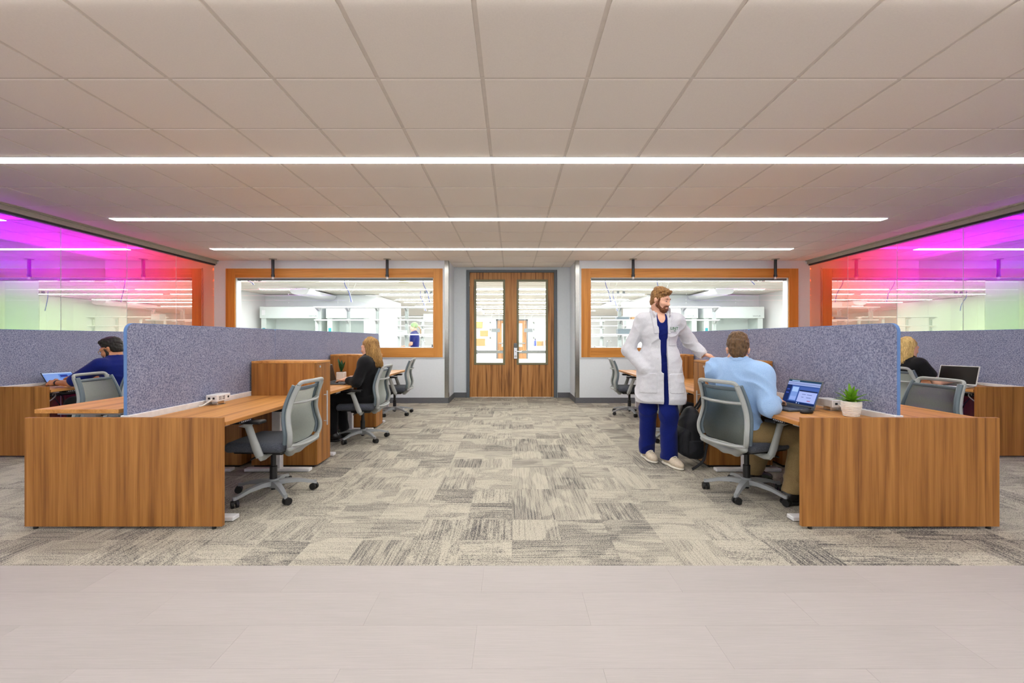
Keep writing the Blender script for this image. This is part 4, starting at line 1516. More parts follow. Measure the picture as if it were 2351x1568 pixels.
# scrubs
nf = lambda X: fold(X, .003, 32, 1)
sc = torso(J, .008)[0]
blob('scrub_top', 'scrub_navy', sc + [C(J['SL'], J['SL'] * .6 + J['EL'] * .4, .060, .056), C(J['SR'], J['SR'] * .6 + J['ER'] * .4, .060, .056)], p1, vox=.007,
     subs=[H((0, 0, .80), (0, 0, 1)), E((0, .12, 1.475), (.042, .10, .085)), E((0, 0.01, 1.55), (.088, .10, .06))], disp=nf)
tr = []
for s in 'LR':
    tr += [C(J['H' + s], J['K' + s], .102, .084, k=.04), C(J['K' + s], J['A' + s] + V3(0, 0, -.03), .083, .082, k=.04)]
blob('trousers', 'scrub_navy', tr + [E(J['P'], (.172, .125, .13), k=.05)], p1, vox=.008, subs=[H((0, 0, .058), (0, 0, 1)), H((0, 0, 1.02), (0, 0, -1))], disp=lambda X: fold(X, .009, 20, 3))
shoe(p1, J['AL'], J['TL'] + V3(-.03, .05, 0), 'shoe_beige')
shoe(p1, J['AR'], J['TR'] + V3(-.02, .03, 0), 'shoe_beige')
# coat: thin shell, open in front
cf = lambda X: fold(X, .0055, 21, 5) + wrinkle(X, .001, 70, 2)
skirt = [C((-.085, .0, 1.02), (-.108, .055, .64), .120, .138, k=.08), C((.085, -.015, 1.02), (.115, -.01, .66), .118, .13, k=.08), C((0, -.02, 1.0), (0, -.03, .66), .135, .15, k=.08)]
coat = torso(J, .021)[0] + skirt
slv = []
for s in 'LR':
    fw = J['W' + s] - J['E' + s]
    slv += [C(J['S' + s] - V3(0, 0, .008), J['E' + s], .066, .062, k=.05), C(J['E' + s], J['W' + s] - fw * .06, .064, .054, k=.04)]
gap = [B((-.008, .22, 1.36), (.044, .17, .14), .03), B((-.014, .22, 1.12), (.030, .17, .22), .02), B((-.026, .22, .76), (.020, .19, .30), .01),
       B((0, .24, 1.44), (.052, .19, .10), .04, np.array(Matrix.Rotation(R(0), 3, 'Y')))]
dW = unit(J['WL'] - J['EL'])
cut = [H((0, 0, .595), (0, 0, 1)), E((0, .015, 1.56), (.082, .10, .085))] + gap + [C(J['WL'] - dW * .05, J['WL'] + dW * .1, .036, .042)] + grow(torso(J, .021)[0], -.021)[:3] + grow(skirt, -.017)
blob('lab_coat', 'coat_white', coat + slv, p1, vox=.0055, subs=cut, disp=cf, relax=1)
cfull = coat + slv
for s in (-1, 1):
    LM = np.array(Matrix.Rotation(R(s * 7), 3, 'Y'))
    blob('lapel', 'coat_white', grow(coat, .007), p1, vox=.0045, disp=cf, inter=[B((s * .070, .2, 1.40), (.024, .2, .115), .008, LM)], subs=gap[:1] + gap[3:] + [E((0, .015, 1.56), (.072, .09, .07))])
    cP = catmull([(s * .015, -.088, 1.535), (s * .070, -.055, 1.535), (s * .092, .0, 1.525), (s * .088, .055, 1.50), (s * .072, .105, 1.455)], 5)
    part('collar', MB().tube(cP, [(.007, .024)] * len(cP), 8), 'coat_white', p1)
blob('chest_pocket', 'coat_white', grow(coat, .004), p1, vox=.004, disp=cf, inter=[B((-.105, .2, 1.225), (.040, .2, .062), .010)])
for c, h in (((-.13, .2, .80), (.075, .2, .095)), ((.135, .2, .80), (.078, .2, .10))):
    blob('side_pocket', 'coat_white', grow(coat, .005), p1, vox=.005, disp=cf, inter=[B(c, h, .012)])
for z in (1.27, 1.16, 1.04, .92):
    yy = front_y(coat, .048, z, cf)
    part('button', MB().cyl((.048, yy - .004, z), (.049, yy + .006, z), .008, n=12), 'button_pearl', p1)
yy = front_y(coat, -.105, 1.33, cf)
lg = part('logo_patch', MB().box(-.046, .046, -.001, .001, -.020, .032, .0005), 'coat_white', p1, 'white patch with green UNT lettering')
lg.location, lg.rotation_euler = (-.112, yy + .012, 1.325), (R(-5), 0, R(14))
link('lettering', text_mesh('UNT', .040, 'logo_green'), lg, (0, .0025, .010), (R(90), 0, R(180)))
link('lettering', text_mesh('HSC', .014, 'logo_green'), lg, (-.008, .0025, -.012), (R(90), 0, R(180)))
bx_ = unit(np.cross(dW, V3(0, 0, 1)))
by_ = np.cross(bx_, dW)
part('bracelet', MB().tube([tuple(J['WL'] + dW * .014 + .031 * (math.cos(a) * bx_ + math.sin(a) * by_)) for a in np.linspace(0, 2 * PI, 17)], .004, 6), 'hair_brown', p1)

# ---------------------------------------------------------------- man in the light blue shirt, seated, seen from behind
J = dict(P=V3(.02, -.02, .53), N=V3(.03, -.035, 1.035), SL=V3(-.175, -.075, .985), SR=V3(.195, .01, .965),
         EL=V3(-.245, .04, .735), WL=V3(-.11, .27, .745), ER=V3(.275, .0, .735), WR=V3(.12, .215, .752),
         HL=V3(-.09, -.02, .50), KL=V3(-.10, .40, .51), AL=V3(-.21, .32, .10), TL=V3(-.22, .44, .035),
         HR=V3(.10, -.02, .50), KR=V3(.22, .38, .515), AR=V3(.25, .24, .10), TR=V3(.29, .37, .035))
HC, HM = V3(.01, -.03, 1.145), rot_zx(R(48), R(-8))
pr, TM = body_prims(J)
hp, hs = head_prims(HC, HM)
pr += [neck_prim(J, HC, HM)] + hp + hand(J['WR'], (-.35, .9, -.03), (0, .1, 1), 1, .35) + hand(J['WL'], (.3, .9, -.05), (0, .1, 1), -1, .35)
p2 = person('seated man in a light blue shirt and khakis seen from behind', (1.80, 3.465, 0), R(-75), pr, hs, 'skin', .0055)
face_parts(p2, HC, HM, 'hair_brown')
T = lambda *p: HC + HM @ np.array(p)
blob('hair', 'hair_brown', [E(T(0, -.024, .046), (.079, .102, .087), HM), E(T(0, .04, .10), (.064, .06, .034), HM, .03), E(T(0, -.066, -.02), (.062, .050, .06), HM, .03), E(T(0, -.03, .11), (.06, .07, .03), HM, .03)], p2, vox=.005,
     subs=[E(T(0, .115, -.03), (.085, .095, .10), HM), H(T(0, -.06, -.066), HM @ np.array([0, -.35, 1])), E(T(.085, .004, -.02), (.028, .032, .045), HM), E(T(-.085, .004, -.02), (.028, .032, .045), HM)], disp=lambda X: wrinkle(X, .003, 85, 2) + wrinkle(X, .0015, 200, 1))
sh = torso(J, .022)[0] + [C(J['N'] - V3(0, 0, .02), J['SL'] * .85 + J['N'] * .15, .075, .075, k=.05), C(J['N'] - V3(0, 0, .02), J['SR'] * .85 + J['N'] * .15, .075, .075, k=.05), E(J['SL'] - V3(.01, 0, .02), (.078, .082, .09), k=.06), E(J['SR'] - V3(-.01, 0, .02), (.078, .082, .09), k=.06)]
for s in 'LR':
    fw = J['W' + s] - J['E' + s]
    sh += [C(J['S' + s], J['E' + s], .078, .070, k=.045), C(J['E' + s], J['W' + s] - fw * .10, .066, .050, k=.04)]
blob('shirt', 'shirt_blue', sh, p2, vox=.0065, subs=[H((0, 0, .475), (0, 0, 1)), E(J['N'] + V3(0, .02, .075), (.075, .085, .06))], disp=lambda X: fold(X, .007, 27, 4))
cP = [tuple(J['N'] + V3(0, 0, .035) + HM @ np.array([.066 * math.cos(a), -.012 + .070 * math.sin(a), .002 * 0])) for a in np.linspace(R(-235), R(55), 22)]
part('collar', MB().tube(cP, [(.007, .024)] * len(cP), 8), 'shirt_blue', p2)
for s in 'RL':
    d = unit(J['W' + s] - J['E' + s])
    part('cuff', MB().tube([tuple(J['W' + s] - d * .05), tuple(J['W' + s] - d * .005)], [.047, .046], 14), 'shirt_blue', p2)
tr = []
for s in 'LR':
    tr += [C(J['H' + s], J['K' + s], .100, .082, k=.05), C(J['K' + s], J['A' + s] + V3(0, 0, -.01), .082, .070, k=.04)]
blob('trousers', 'khaki', tr + [E(J['P'] - V3(0, 0, .02), (.185, .14, .085), k=.05)], p2, vox=.008, subs=[H((0, 0, .085), (0, 0, 1))], disp=lambda X: fold(X, .007, 24, 7))
shoe(p2, J['AL'], J['TL'], 'shoe_black', 'rubber')
shoe(p2, J['AR'], J['TR'], 'shoe_black', 'rubber')

# ---------------------------------------------------------------- woman in the black blazer, seated
J = dict(P=V3(0, -.05, .53), N=V3(0, -.095, 1.0), SL=V3(-.165, -.07, .945), SR=V3(.165, -.07, .945),
         EL=V3(-.225, .0, .725), WL=V3(-.135, .17, .745), ER=V3(.215, .02, .735), WR=V3(.11, .19, .75),
         HL=V3(-.08, -.08, .50), KL=V3(-.10, .34, .50), AL=V3(-.10, .33, .12), TL=V3(-.10, .44, .035),
         HR=V3(.08, -.08, .50), KR=V3(.11, .34, .50), AR=V3(.10, .27, .12), TR=V3(.10, .40, .035))
HC, HM = V3(0, -.075, 1.125), rot_zx(R(-12), R(-8))
pr, TM = body_prims(J, .92, True)
hp, hs = head_prims(HC, HM, .95, True, True)
pr += [neck_prim(J, HC, HM, .046)] + hp + hand(J['WL'], (.25, .95, -.1), (0, .1, 1), -1, .3, .92) + hand(J['WR'], (-.2, .95, -.1), (0, .1, 1), 1, .3, .92)
p3 = person('seated woman with long wavy blonde hair in a black blazer, typing', (-1.83, 5.39, 0), R(90), pr, hs, 'skin', .006)
face_parts(p3, HC, HM, 'hair_blonde', .95)
hairtop = lambda root, mat, T, HM, sd: blob('hair_crown', mat, [E(T(0, -.026, .040), (.079, .100, .089), HM), E(T(0, -.066, -.05), (.073, .056, .10), HM, .04)], root, vox=.006,
     subs=[E(T(0, .115, -.03), (.072, .085, .105), HM)], disp=lambda X: wrinkle(X, .003, 70, sd))


def long_lock(drop, wave):
    def fn(u, rg):
        a = R(200) * (u - .5)
        ca, sa = math.sin(a), -math.cos(a)          # around the back of the head
        a0 = rg.uniform(.15, 1)
        L = drop * rg.uniform(.8, 1.05)
        ph = rg.uniform(0, 6.28)
        pts = [(.03 * ca * a0, -.02 + .03 * sa * a0, .132), (.082 * ca * (.5 + .5 * a0), -.025 + .10 * sa * (.5 + .5 * a0), .075 + .03 * (1 - a0))]
        for i in range(1, 7):
            t = i / 6
            rr = 1 + .22 * t
            off = rg.uniform(-.008, .008)
            pts.append((.079 * ca * rr + wave * math.sin(ph + t * 9) + off, -.022 + .095 * sa * rr + wave * .7 * math.cos(ph + t * 9), .06 - t * L))
        return pts
    return fn


T = lambda *p: HC + HM @ np.array(p)
hairtop(p3, 'hair_blonde', T, HM, 3)
strands(p3, HC, HM, 'hair_blonde', 340, long_lock(.30, .011), .006, 5)
bz = torso(J, .026, .92)[0]
for s in 'LR':
    fw = J['W' + s] - J['E' + s]
    bz += [C(J['S' + s], J['E' + s], .068, .058, k=.04), C(J['E' + s], J['E' + s] + fw * .62, .058, .050, k=.04)]
blob('blazer', 'black_cloth', bz, p3, vox=.0075, subs=[H((0, 0, .46), (0, 0, 1)), E(J['N'] + V3(0, .04, .06), (.065, .085, .075))], disp=lambda X: fold(X, .005, 28, 2))
tr = []
for s in 'LR':
    tr += [C(J['H' + s], J['K' + s], .092, .075, k=.05), C(J['K' + s], J['A' + s], .075, .06, k=.04)]
blob('trousers', 'black_cloth', tr + [E(J['P'] - V3(0, 0, .02), (.175, .135, .085), k=.05)], p3, vox=.009, disp=wr(.004, 26, 1))
shoe(p3, J['AL'], J['TL'], 'shoe_black', 'rubber')
shoe(p3, J['AR'], J['TR'], 'shoe_black', 'rubber')

# ---------------------------------------------------------------- man in navy scrubs with a tablet
J = dict(P=V3(0, -.10, .53), N=V3(0, .02, 1.005), SL=V3(-.18, .05, .94), SR=V3(.18, .06, .945),
         EL=V3(-.22, .31, .755), WL=V3(-.12, .56, .745), ER=V3(.20, .33, .78), WR=V3(.13, .57, .80),
         HL=V3(-.09, -.08, .50), KL=V3(-.12, .36, .51), AL=V3(-.12, .30, .10), TL=V3(-.12, .43, .035),
         HR=V3(.09, -.08, .50), KR=V3(.12, .36, .51), AR=V3(.12, .30, .10), TR=V3(.12, .43, .035))
HC, HM = V3(0, .07, 1.115), rot_zx(R(8), R(-22))
pr, TM = body_prims(J)
hp, hs = head_prims(HC, HM)
pr += [neck_prim(J, HC, HM)] + hp + hand(J['WL'], (.12, .95, .05), (-.7, 0, .7), -1, .35) + hand(J['WR'], (-.1, .9, -.3), (.3, .1, .9), 1, .55)
p4 = person('seated bearded man in navy scrubs and glasses using a tablet', (-4.51, 5.02, 0), R(92), pr, hs, 'skin_tan', .006)
face_parts(p4, HC, HM, 'hair_black', skin='skin_tan')
T = lambda *p: HC + HM @ np.array(p)
blob('hair', 'hair_black', [E(T(0, -.026, .052), (.080, .104, .090), HM), E(T(0, .025, .110), (.066, .06, .030), HM, .03), E(T(0, -.06, -.02), (.07, .055, .06), HM, .03)], p4, vox=.005,
     subs=[E(T(0, .115, -.03), (.085, .095, .095), HM), H(T(0, -.06, -.055), HM @ np.array([0, -.3, 1])), E(T(.085, .0, -.02), (.03, .028, .042), HM), E(T(-.085, .0, -.02), (.03, .028, .042), HM)], disp=lambda X: wrinkle(X, .002, 110, 2))
blob('beard', 'hair_black', beard(T, HM), p4, vox=.005, subs=[E(T(0, .105, -.069), (.019, .026, .0075), HM)])
gl = MB()
for q in (-1, 1):
    gl.tube([tuple(T(q * .033 + .024 * math.cos(a), .105 - .006 * abs(math.cos(a)), .0 + .021 * math.sin(a))) for a in np.linspace(0, 2 * PI, 17)], .0018, 5)
    gl.tube([tuple(T(q * .057, .10, .006)), tuple(T(q * .078, .04, .006)), tuple(T(q * .083, -.015, .0))], .0018, 5)
gl.tube([tuple(T(-.01, .106, .003)), tuple(T(.01, .106, .003))], .0018, 5)
part('glasses', gl, 'lens_gold', p4)
sh = torso(J, .018)[0] + [C(J['SL'], J['SL'] * .15 + J['EL'] * .85, .078, .070, k=.04), C(J['SR'], J['SR'] * .15 + J['ER'] * .85, .078, .070, k=.04)]
blob('scrub_top', 'scrub_navy', sh, p4, vox=.008, subs=[H((0, 0, .46), (0, 0, 1)), E(J['N'] + V3(0, .03, .075), (.075, .085, .06))], disp=wr(.005, 26, 2))
tr = []
for s in 'LR':
    tr += [C(J['H' + s], J['K' + s], .10, .08, k=.05), C(J['K' + s], J['A' + s], .08, .07, k=.04)]
blob('trousers', 'black_cloth', tr + [E(J['P'] - V3(0, 0, .02), (.185, .14, .085), k=.05)], p4, vox=.009)
d = unit(J['WL'] - J['EL'])
part('wristwatch', MB().tube([tuple(J['WL'] - d * .035), tuple(J['WL'] - d * .012)], [.0335, .033], 14), 'watch_black', p4)
shoe(p4, J['AL'], J['TL'], 'shoe_black', 'rubber')
shoe(p4, J['AR'], J['TR'], 'shoe_black', 'rubber')

# ---------------------------------------------------------------- blonde woman in a black tee
J = dict(P=V3(0, -.08, .53), N=V3(0, -.05, 1.0), SL=V3(-.165, -.03, .945), SR=V3(.165, -.03, .945),
         EL=V3(-.20, .14, .74), WL=V3(-.12, .33, .755), ER=V3(.215, .11, .74), WR=V3(.15, .33, .755),
         HL=V3(-.08, -.08, .50), KL=V3(-.10, .34, .50), AL=V3(-.10, .31, .12), TL=V3(-.10, .42, .035),
         HR=V3(.08, -.08, .50), KR=V3(.11, .34, .50), AR=V3(.10, .27, .12), TR=V3(.10, .40, .035))
HC, HM = V3(0, -.02, 1.125), rot_zx(R(-6), R(-10))
pr, TM = body_prims(J, .92, True)
hp, hs = head_prims(HC, HM, .95, True, True)
pr += [neck_prim(J, HC, HM, .046)] + hp + hand(J['WL'], (.2, .95, -.1), (0, .1, 1), -1, .3, .92) + hand(J['WR'], (-.05, .95, -.1), (0, .1, 1), 1, .3, .92)
p5 = person('seated woman with pale blonde hair in a black short-sleeved top', (4.66, 5.14, 0), R(-90), pr, hs, 'skin', .006)
face_parts(p5, HC, HM, 'hair_platinum', .95)
T = lambda *p: HC + HM @ np.array(p)
hairtop(p5, 'hair_platinum', T, HM, 5)
strands(p5, HC, HM, 'hair_platinum', 340, long_lock(.27, .004), .006, 8)
bz = torso(J, .016, .92)[0] + [C(J['SL'], J['SL'] * .45 + J['EL'] * .55, .066, .062, k=.04), C(J['SR'], J['SR'] * .45 + J['ER'] * .55, .066, .062, k=.04)]
blob('top', 'black_cloth', bz, p5, vox=.008, subs=[H((0, 0, .46), (0, 0, 1)), E(J['N'] + V3(0, .03, .065), (.07, .085, .06))], disp=wr(.004, 26, 2))
tr = []
for s in 'LR':
    tr += [C(J['H' + s], J['K' + s], .092, .075, k=.05), C(J['K' + s], J['A' + s], .075, .06, k=.04)]
blob('trousers', 'black_cloth', tr + [E(J['P'] - V3(0, 0, .02), (.175, .135, .085), k=.05)], p5, vox=.01)
shoe(p5, J['AL'], J['TL'], 'shoe_black', 'rubber')
shoe(p5, J['AR'], J['TR'], 'shoe_black', 'rubber')

# ---------------------------------------------------------------- lab worker walking behind the left window
J = dict(P=V3(0, 0, .92), N=V3(0, .0, 1.42), SL=V3(-.165, .02, 1.365), SR=V3(.165, -.01, 1.365),
         EL=V3(-.21, .06, 1.10), WL=V3(-.18, .27, 1.03), ER=V3(.21, .02, 1.10), WR=V3(.18, .24, 1.03),
         HL=V3(-.08, 0, .88), KL=V3(-.09, .16, .49), AL=V3(-.09, .14, .09), TL=V3(-.09, .26, .035),
         HR=V3(.08, 0, .88), KR=V3(.09, -.04, .48), AR=V3(.09, -.20, .10), TR=V3(.09, -.08, .035))
HC, HM = V3(0, .03, 1.575), rot_zx(0, R(-8))
pr, TM = body_prims(J, .92, True)
hp, hs = head_prims(HC, HM, .95, True, True)
pr += [neck_prim(J, HC, HM, .046)] + hp + hand(J['WL'], (.2, .95, 0), (0, .1, 1), -1, .4, .92) + hand(J['WR'], (-.2, .95, 0), (0, .1, 1), 1, .4, .92)
p6 = person('lab worker in navy scrubs with a ponytail walking behind the left window', (-2.78, 12.55, 0), R(92), pr, hs, 'skin', .009)
T = lambda *p: HC + HM @ np.array(p)
blob('cap', 'hair_cap', [E(T(0, -.028, .05), (.088, .108, .094), HM)], p6, vox=.008, subs=[E(T(0, .115, -.03), (.085, .09, .10), HM), H(T(0, 0, -.04), HM @ np.array([0, 0, 1]))])
strands(p6, HC, HM, 'hair_blonde', 14, lambda u, rg: [(rg.uniform(-.02, .02), -.11, .0), (rg.uniform(-.025, .025), -.16, -.04), (rg.uniform(-.03, .03), -.18, -.14), (rg.uniform(-.02, .02), -.17, -.26)], .014, 3, name='ponytail')
blob('scrub_top', 'scrub_navy', torso(J, .02, .95)[0] + [C(J['SL'], J['SL'] * .4 + J['EL'] * .6, .07, .065, k=.04), C(J['SR'], J['SR'] * .4 + J['ER'] * .6, .07, .065, k=.04)], p6, vox=.011, subs=[H((0, 0, .8), (0, 0, 1)), E(J['N'] + V3(0, .03, .05), (.06, .07, .05))])
part('collar', MB().tube([tuple(J['N'] + V3(.075 * math.cos(a), .01 + .075 * math.sin(a), .0 + .01 * math.cos(2 * a))) for a in np.linspace(0, 2 * PI, 20)], (.012, .03), 8), 'teal', p6)
tr = []
for s in 'LR':
    tr += [C(J['H' + s], J['K' + s], .10, .085, k=.05), C(J['K' + s], J['A' + s], .085, .08, k=.04)]
blob('trousers', 'scrub_navy', tr + [E(J['P'], (.17, .13, .13), k=.05)], p6, vox=.012, subs=[H((0, 0, .07), (0, 0, 1))])
shoe(p6, J['AL'], J['TL'], 'shoe_beige')
shoe(p6, J['AR'], J['TR'], 'shoe_beige')
# ================================================================== the lab behind the windows and doors
LX, LY1 = 9.0, 28.0
struct('floor_lab', MB().box(-LX, LX, YD + .2, LY1, -.09, 0).box(-LX, -RX - .12, YW + .15, YD + .2, -.09, 0).box(RX + .12, LX, YW + .15, YD + .2, -.09, 0), 'lab_floor')
cl = struct('ceiling_lab', MB().box(-LX, LX, YD + .2, LY1, ZC, ZC + .1).box(-LX, -RX - .12, YW + .15, YD + .2, ZC, ZC + .1).box(RX + .12, LX, YW + .15, YD + .2, ZC, ZC + .1), 'lab_ceiling')
for j in range(1, 26):
    part('cross_tee', MB().box(-LX, LX, 9.6 + j * .72 - .012, 9.6 + j * .72 + .012, ZC - .008, ZC), 'ceiling_grid', cl)
struct('wall_far', MB().box(-LX, LX, LY1, LY1 + .1, 0, ZC), 'lab_white')
for s, sd in ((-1, 'left'), (1, 'right')):
    struct(f'wall_lab_{sd}', MB().box(*sorted((s * 8.43, s * LX)), YW + .15, LY1, 0, ZC), 'lab_white')
    struct(f'wall_block_{sd}', MB().box(*sorted((s * 8.43, s * 4.65)), 15.0, 18.4, 0, ZC - .012).box(*sorted((s * 8.43, s * 4.62)), 14.98, 15.0, ZC - .05, ZC - .012), 'lab_white')
for k, y in enumerate((9.45, 11.2, 13.25, 14.6, 16.65, 17.9, 19.9, 21.2, 23.2, 24.5, 26.5)):  # nearest row is added out of view to brighten the recess walls
    for s in (-1, 1):
        if s < 0:
            x0, x1 = -7.6 if y < 14 else -4.4, -.15 if y > 10 else -1.5
        else:
            x0, x1 = .15 if y > 10 else 1.5, 7.6 if y < 14 else 4.4
        t = thing('lab_strip_light', f'white lab ceiling strip light, {("added unseen first", "second", "third", "fourth", "fifth", "sixth", "seventh", "eighth", "ninth", "tenth", "eleventh")[k]} row behind the ' + ('left' if s < 0 else 'right') + ' side glass', 'ceiling light', ((x0 + x1) / 2, y, ZC), 0, 'strip lights in the lab')
        h = (x1 - x0) / 2
        part('housing', MB().box(-h, h, -.06, .06, -.02, 0), 'lab_white', t)
        part('diffuser', MB().box(-h + .01, h - .01, -.052, .052, -.026, -.0202), 'lab_emit', t)


def hood(x, y, w, lb):
    t = thing('fume_hood', lb, 'fume hood', (x, y, 0), 0, 'fume hoods in the lab')
    h = w / 2
    part('cabinet', MB().box(-h, h, -.32, .32, 0, .86, .004), 'lab_grey', t)
    part('work_surface', MB().box(-h, h, -.36, .32, .86, .90, .004), 'lab_white', t)
    part('side_post', MB().box(-h, -h + .16, -.34, .32, .90, 1.92), 'lab_grey', t)
    part('side_post', MB().box(h - .16, h, -.34, .32, .90, 1.92), 'lab_grey', t)
    hd = part('header', MB().box(-h - .03, h + .03, -.38, .32, 1.915, 2.29, .008), 'lab_grey', t)
    part('control_panel', MB().box(-h + .04, -h + .15, -.384, -.379, 2.02, 2.18), 'white_metal', hd)
    me = text_mesh('VENTURI', .065, 'grey_sign')
    link('lettering', me, hd, (h - .22, -.383, 1.985), (R(90), 0, 0))
    part('baffle', MB().box(-h + .16, h - .16, .26, .30, .90, 1.92), 'lab_white', t)
    part('sash', MB().box(-h + .16, h - .16, -.30, -.292, 1.28, 1.915), 'clear_glass', t)
    part('sash_rail', MB().box(-h + .16, h - .16, -.31, -.285, 1.25, 1.29, .004).box(-.02, .0, -.305, -.287, 1.28, 1.5), 'white_metal', t)
    part('sticker', MB().box(-h + .04, -h + .13, -.345, -.3405, 1.48, 1.60), 'teal', t)


hood(-7.22, 14.66, 1.92, 'wide fume hood at the far left behind the left window')
hood(-5.35, 14.66, 1.35, 'narrow fume hood behind the shelving in the left window')
hood(7.22, 14.66, 1.92, 'wide fume hood at the far right behind the right window')
hood(5.35, 14.66, 1.35, 'narrow fume hood behind the shelving in the right window')


def bench(x0, x1, y, lb, rack_lb, g):
    w = x1 - x0
    t = thing('lab_bench', lb, 'lab bench', ((x0 + x1) / 2, y, 0), 0, 'lab benches')
    h = w / 2
    part('worktop', MB().box(-h, h, -.38, .38, .88, .92, .004), 'lab_white', t)
    n = max(2, int(w / .75))
    for i in range(n):
        a = -h + .03 + i * (w - .06) / n
        b = a + (w - .06) / n - .012
        part('cabinet', MB().box(a, b, -.33, .33, .08, .875, .003), 'lab_white', t)
    part('kick_base', MB().box(-h + .05, h - .05, -.28, .28, 0, .08), 'base_vinyl', t)
    r = thing('shelf_rack', rack_lb, 'shelf', ((x0 + x1) / 2, y + .1, .92), 0, 'white shelf racks in the lab')
    ng = max(2, int(round(w / .85)))
    for i in range(ng + 1):
        xx = -h + .06 + i * (w - .12) / ng
        up = MB().box(xx - .045, xx - .012, -.02, .02, 0, 1.15).box(xx + .012, xx + .045, -.02, .02, 0, 1.15).box(xx - .012, xx + .012, -.012, .012, 0, 1.15)
        ur = part('upright', up, 'lab_grey', r)
        sl = MB()
        for q in range(30):
            for dx in (-.028, .028):
                sl.box(xx + dx - .004, xx + dx + .004, -.0215, -.02, .03 + q * .037, .045 + q * .037)
        part('slot', sl, 'shade_grey', ur, kind='stuff')
    for z, dp in ((.42, .30), (.80, .26), (1.13, .34)):
        s_ = part('shelf', MB().box(-h, h, -dp / 2 - .06, dp / 2 - .06, z, z + .028, .003), 'lab_white', r)
        br = MB()
        for i in range(ng + 1):
            xx = -h + .06 + i * (w - .12) / ng
            for q in (-1, 1):
                br.prism([(-dp / 2 - .05, z), (-.02, z), (-.02, z - .09)], 'x', xx + q * .03 - .003, xx + q * .03 + .003)
        part('bracket', br, 'lab_white', s_, kind='stuff')
    return t, r


bench(-5.15, -1.95, 11.5, 'near lab bench behind the left window', 'white slotted shelf rack close behind the left window', 0)
bench(1.95, 5.4, 11.5, 'near lab bench behind the right window', 'white slotted shelf rack close behind the right window', 0)
bench(-4.3, -1.5, 16.4, 'middle lab bench on the left side', 'white shelf rack in the middle of the left lab side', 1)
bench(1.5, 4.3, 16.4, 'middle lab bench on the right side', 'white shelf rack in the middle of the right lab side', 1)
bench(-4.3, -.95, 20.5, 'far lab bench seen through the left door glass', 'white shelf rack seen through the left door glass', 2)
bench(.95, 4.3, 20.5, 'far lab bench seen through the right door glass', 'white shelf rack seen through the right door glass', 2)


def box_item(x, y, z, w, d, h, mat, lb, name='storage_box', cat='box'):
    t = thing(name, lb, cat, (x, y, z + .001), 0, 'boxes and jars on the lab shelves')
    part('body', MB().box(-w / 2, w / 2, -d / 2, d / 2, 0, h, .006), mat, t)
    part('lid', MB().box(-w / 2 - .004, w / 2 + .004, -d / 2 - .004, d / 2 + .004, h * .82, h + .004, .005), mat, t)


def bottle(x, y, z, h, r, mat, lb):
    t = thing('bottle', lb, 'bottle', (x, y, z + .001), 0, 'bottles on the lab benches')
    part('body', MB().lathe([(r * .9, 0), (r, .01), (r, h * .6), (r * .4, h * .78), (r * .4, h * .88)], n=14), mat, t)
    part('cap', MB().lathe([(r * .48, h * .88), (r * .48, h), (r * .3, h + .004)], n=12), 'black_plastic', t)


SH = lambda k: .92 + (.42, .80, 1.13)[k] + .03
box_item(2.9, 11.53, SH(1), .32, .2, .06, 'chair_slate', 'flat slate box on the near right rack')
box_item(3.2, 11.53, SH(1), .16, .2, .06, 'cardboard', 'small brown box on the near right rack')
box_item(2.95, 11.53, SH(0), .38, .2, .13, 'chair_slate', 'slate grey box on the lower shelf of the near right rack')
box_item(3.32, 11.53, SH(0), .24, .2, .13, 'cardboard', 'brown cardboard box on the lower shelf of the near right rack')
box_item(3.1, 11.53, SH(2), .4, .24, .12, 'lab_white', 'white box on top of the near right rack')
box_item(-2.9, 11.53, SH(0), .3, .2, .09, 'lab_grey', 'pale grey box on the near left rack')
box_item(-2.2, 11.53, SH(1), .22, .2, .14, 'lab_white', 'white box on the near left rack')
box_item(-1.55, 20.5, SH(1), .34, .26, .3, 'cardboard', 'cardboard box on the upper shelf through the left door glass')
box_item(-1.30, 20.5, SH(0), .36, .26, .26, 'cardboard', 'cardboard box on the lower shelf through the left door glass')
box_item(-1.55, 20.3, .92, .60, .3, .34, 'cardboard', 'large cardboard box on the bench through the left door glass')
box_item(1.5, 20.5, SH(1), .3, .26, .2, 'lab_white', 'white box on the upper shelf through the right door glass')
box_item(1.3, 20.3, .92, .3, .26, .22, 'cardboard', 'cardboard box on the bench through the right door glass')
bottle(1.62, 20.3, .92, .42, .075, 'bottle_orange', 'orange bottle with a black cap through the right door glass')
bottle(1.07, 20.25, .92, .34, .05, 'cable_blue', 'slim blue bottle through the right door glass')
bottle(2.15, 11.4, .92, .12, .03, 'black_plastic', 'small black bottle on the near right bench')
bottle(-2.06, 11.35, .92, .17, .035, 'black_plastic', 'small black bottle on the near left bench')
for k, (x, y) in enumerate(((-2.35, 11.35), (2.45, 11.35), (-1.2, 20.2), (1.4, 20.15))):
    t = thing('lab_faucet', ('curved lab faucet behind the woman walking in the left window', 'curved lab faucet at the left end of the right window', 'curved lab faucet through the left door glass', 'curved lab faucet through the right door glass')[k], 'faucet', (x, y, .921), 0, 'lab faucets')
    part('base', MB().lathe([(.03, 0), (.03, .02), (.014, .03)], n=14), 'chrome', t)
    part('spout', MB().tube(catmull([(0, 0, .02), (0, 0, .20), (.03, -.02, .26), (.09, -.05, .26), (.11, -.06, .21)], 5), .010, 8), 'chrome', t)
    part('lever', MB().tube([(0, 0, .06), (-.05, -.02, .08)], .007, 6), 'black_plastic', t)

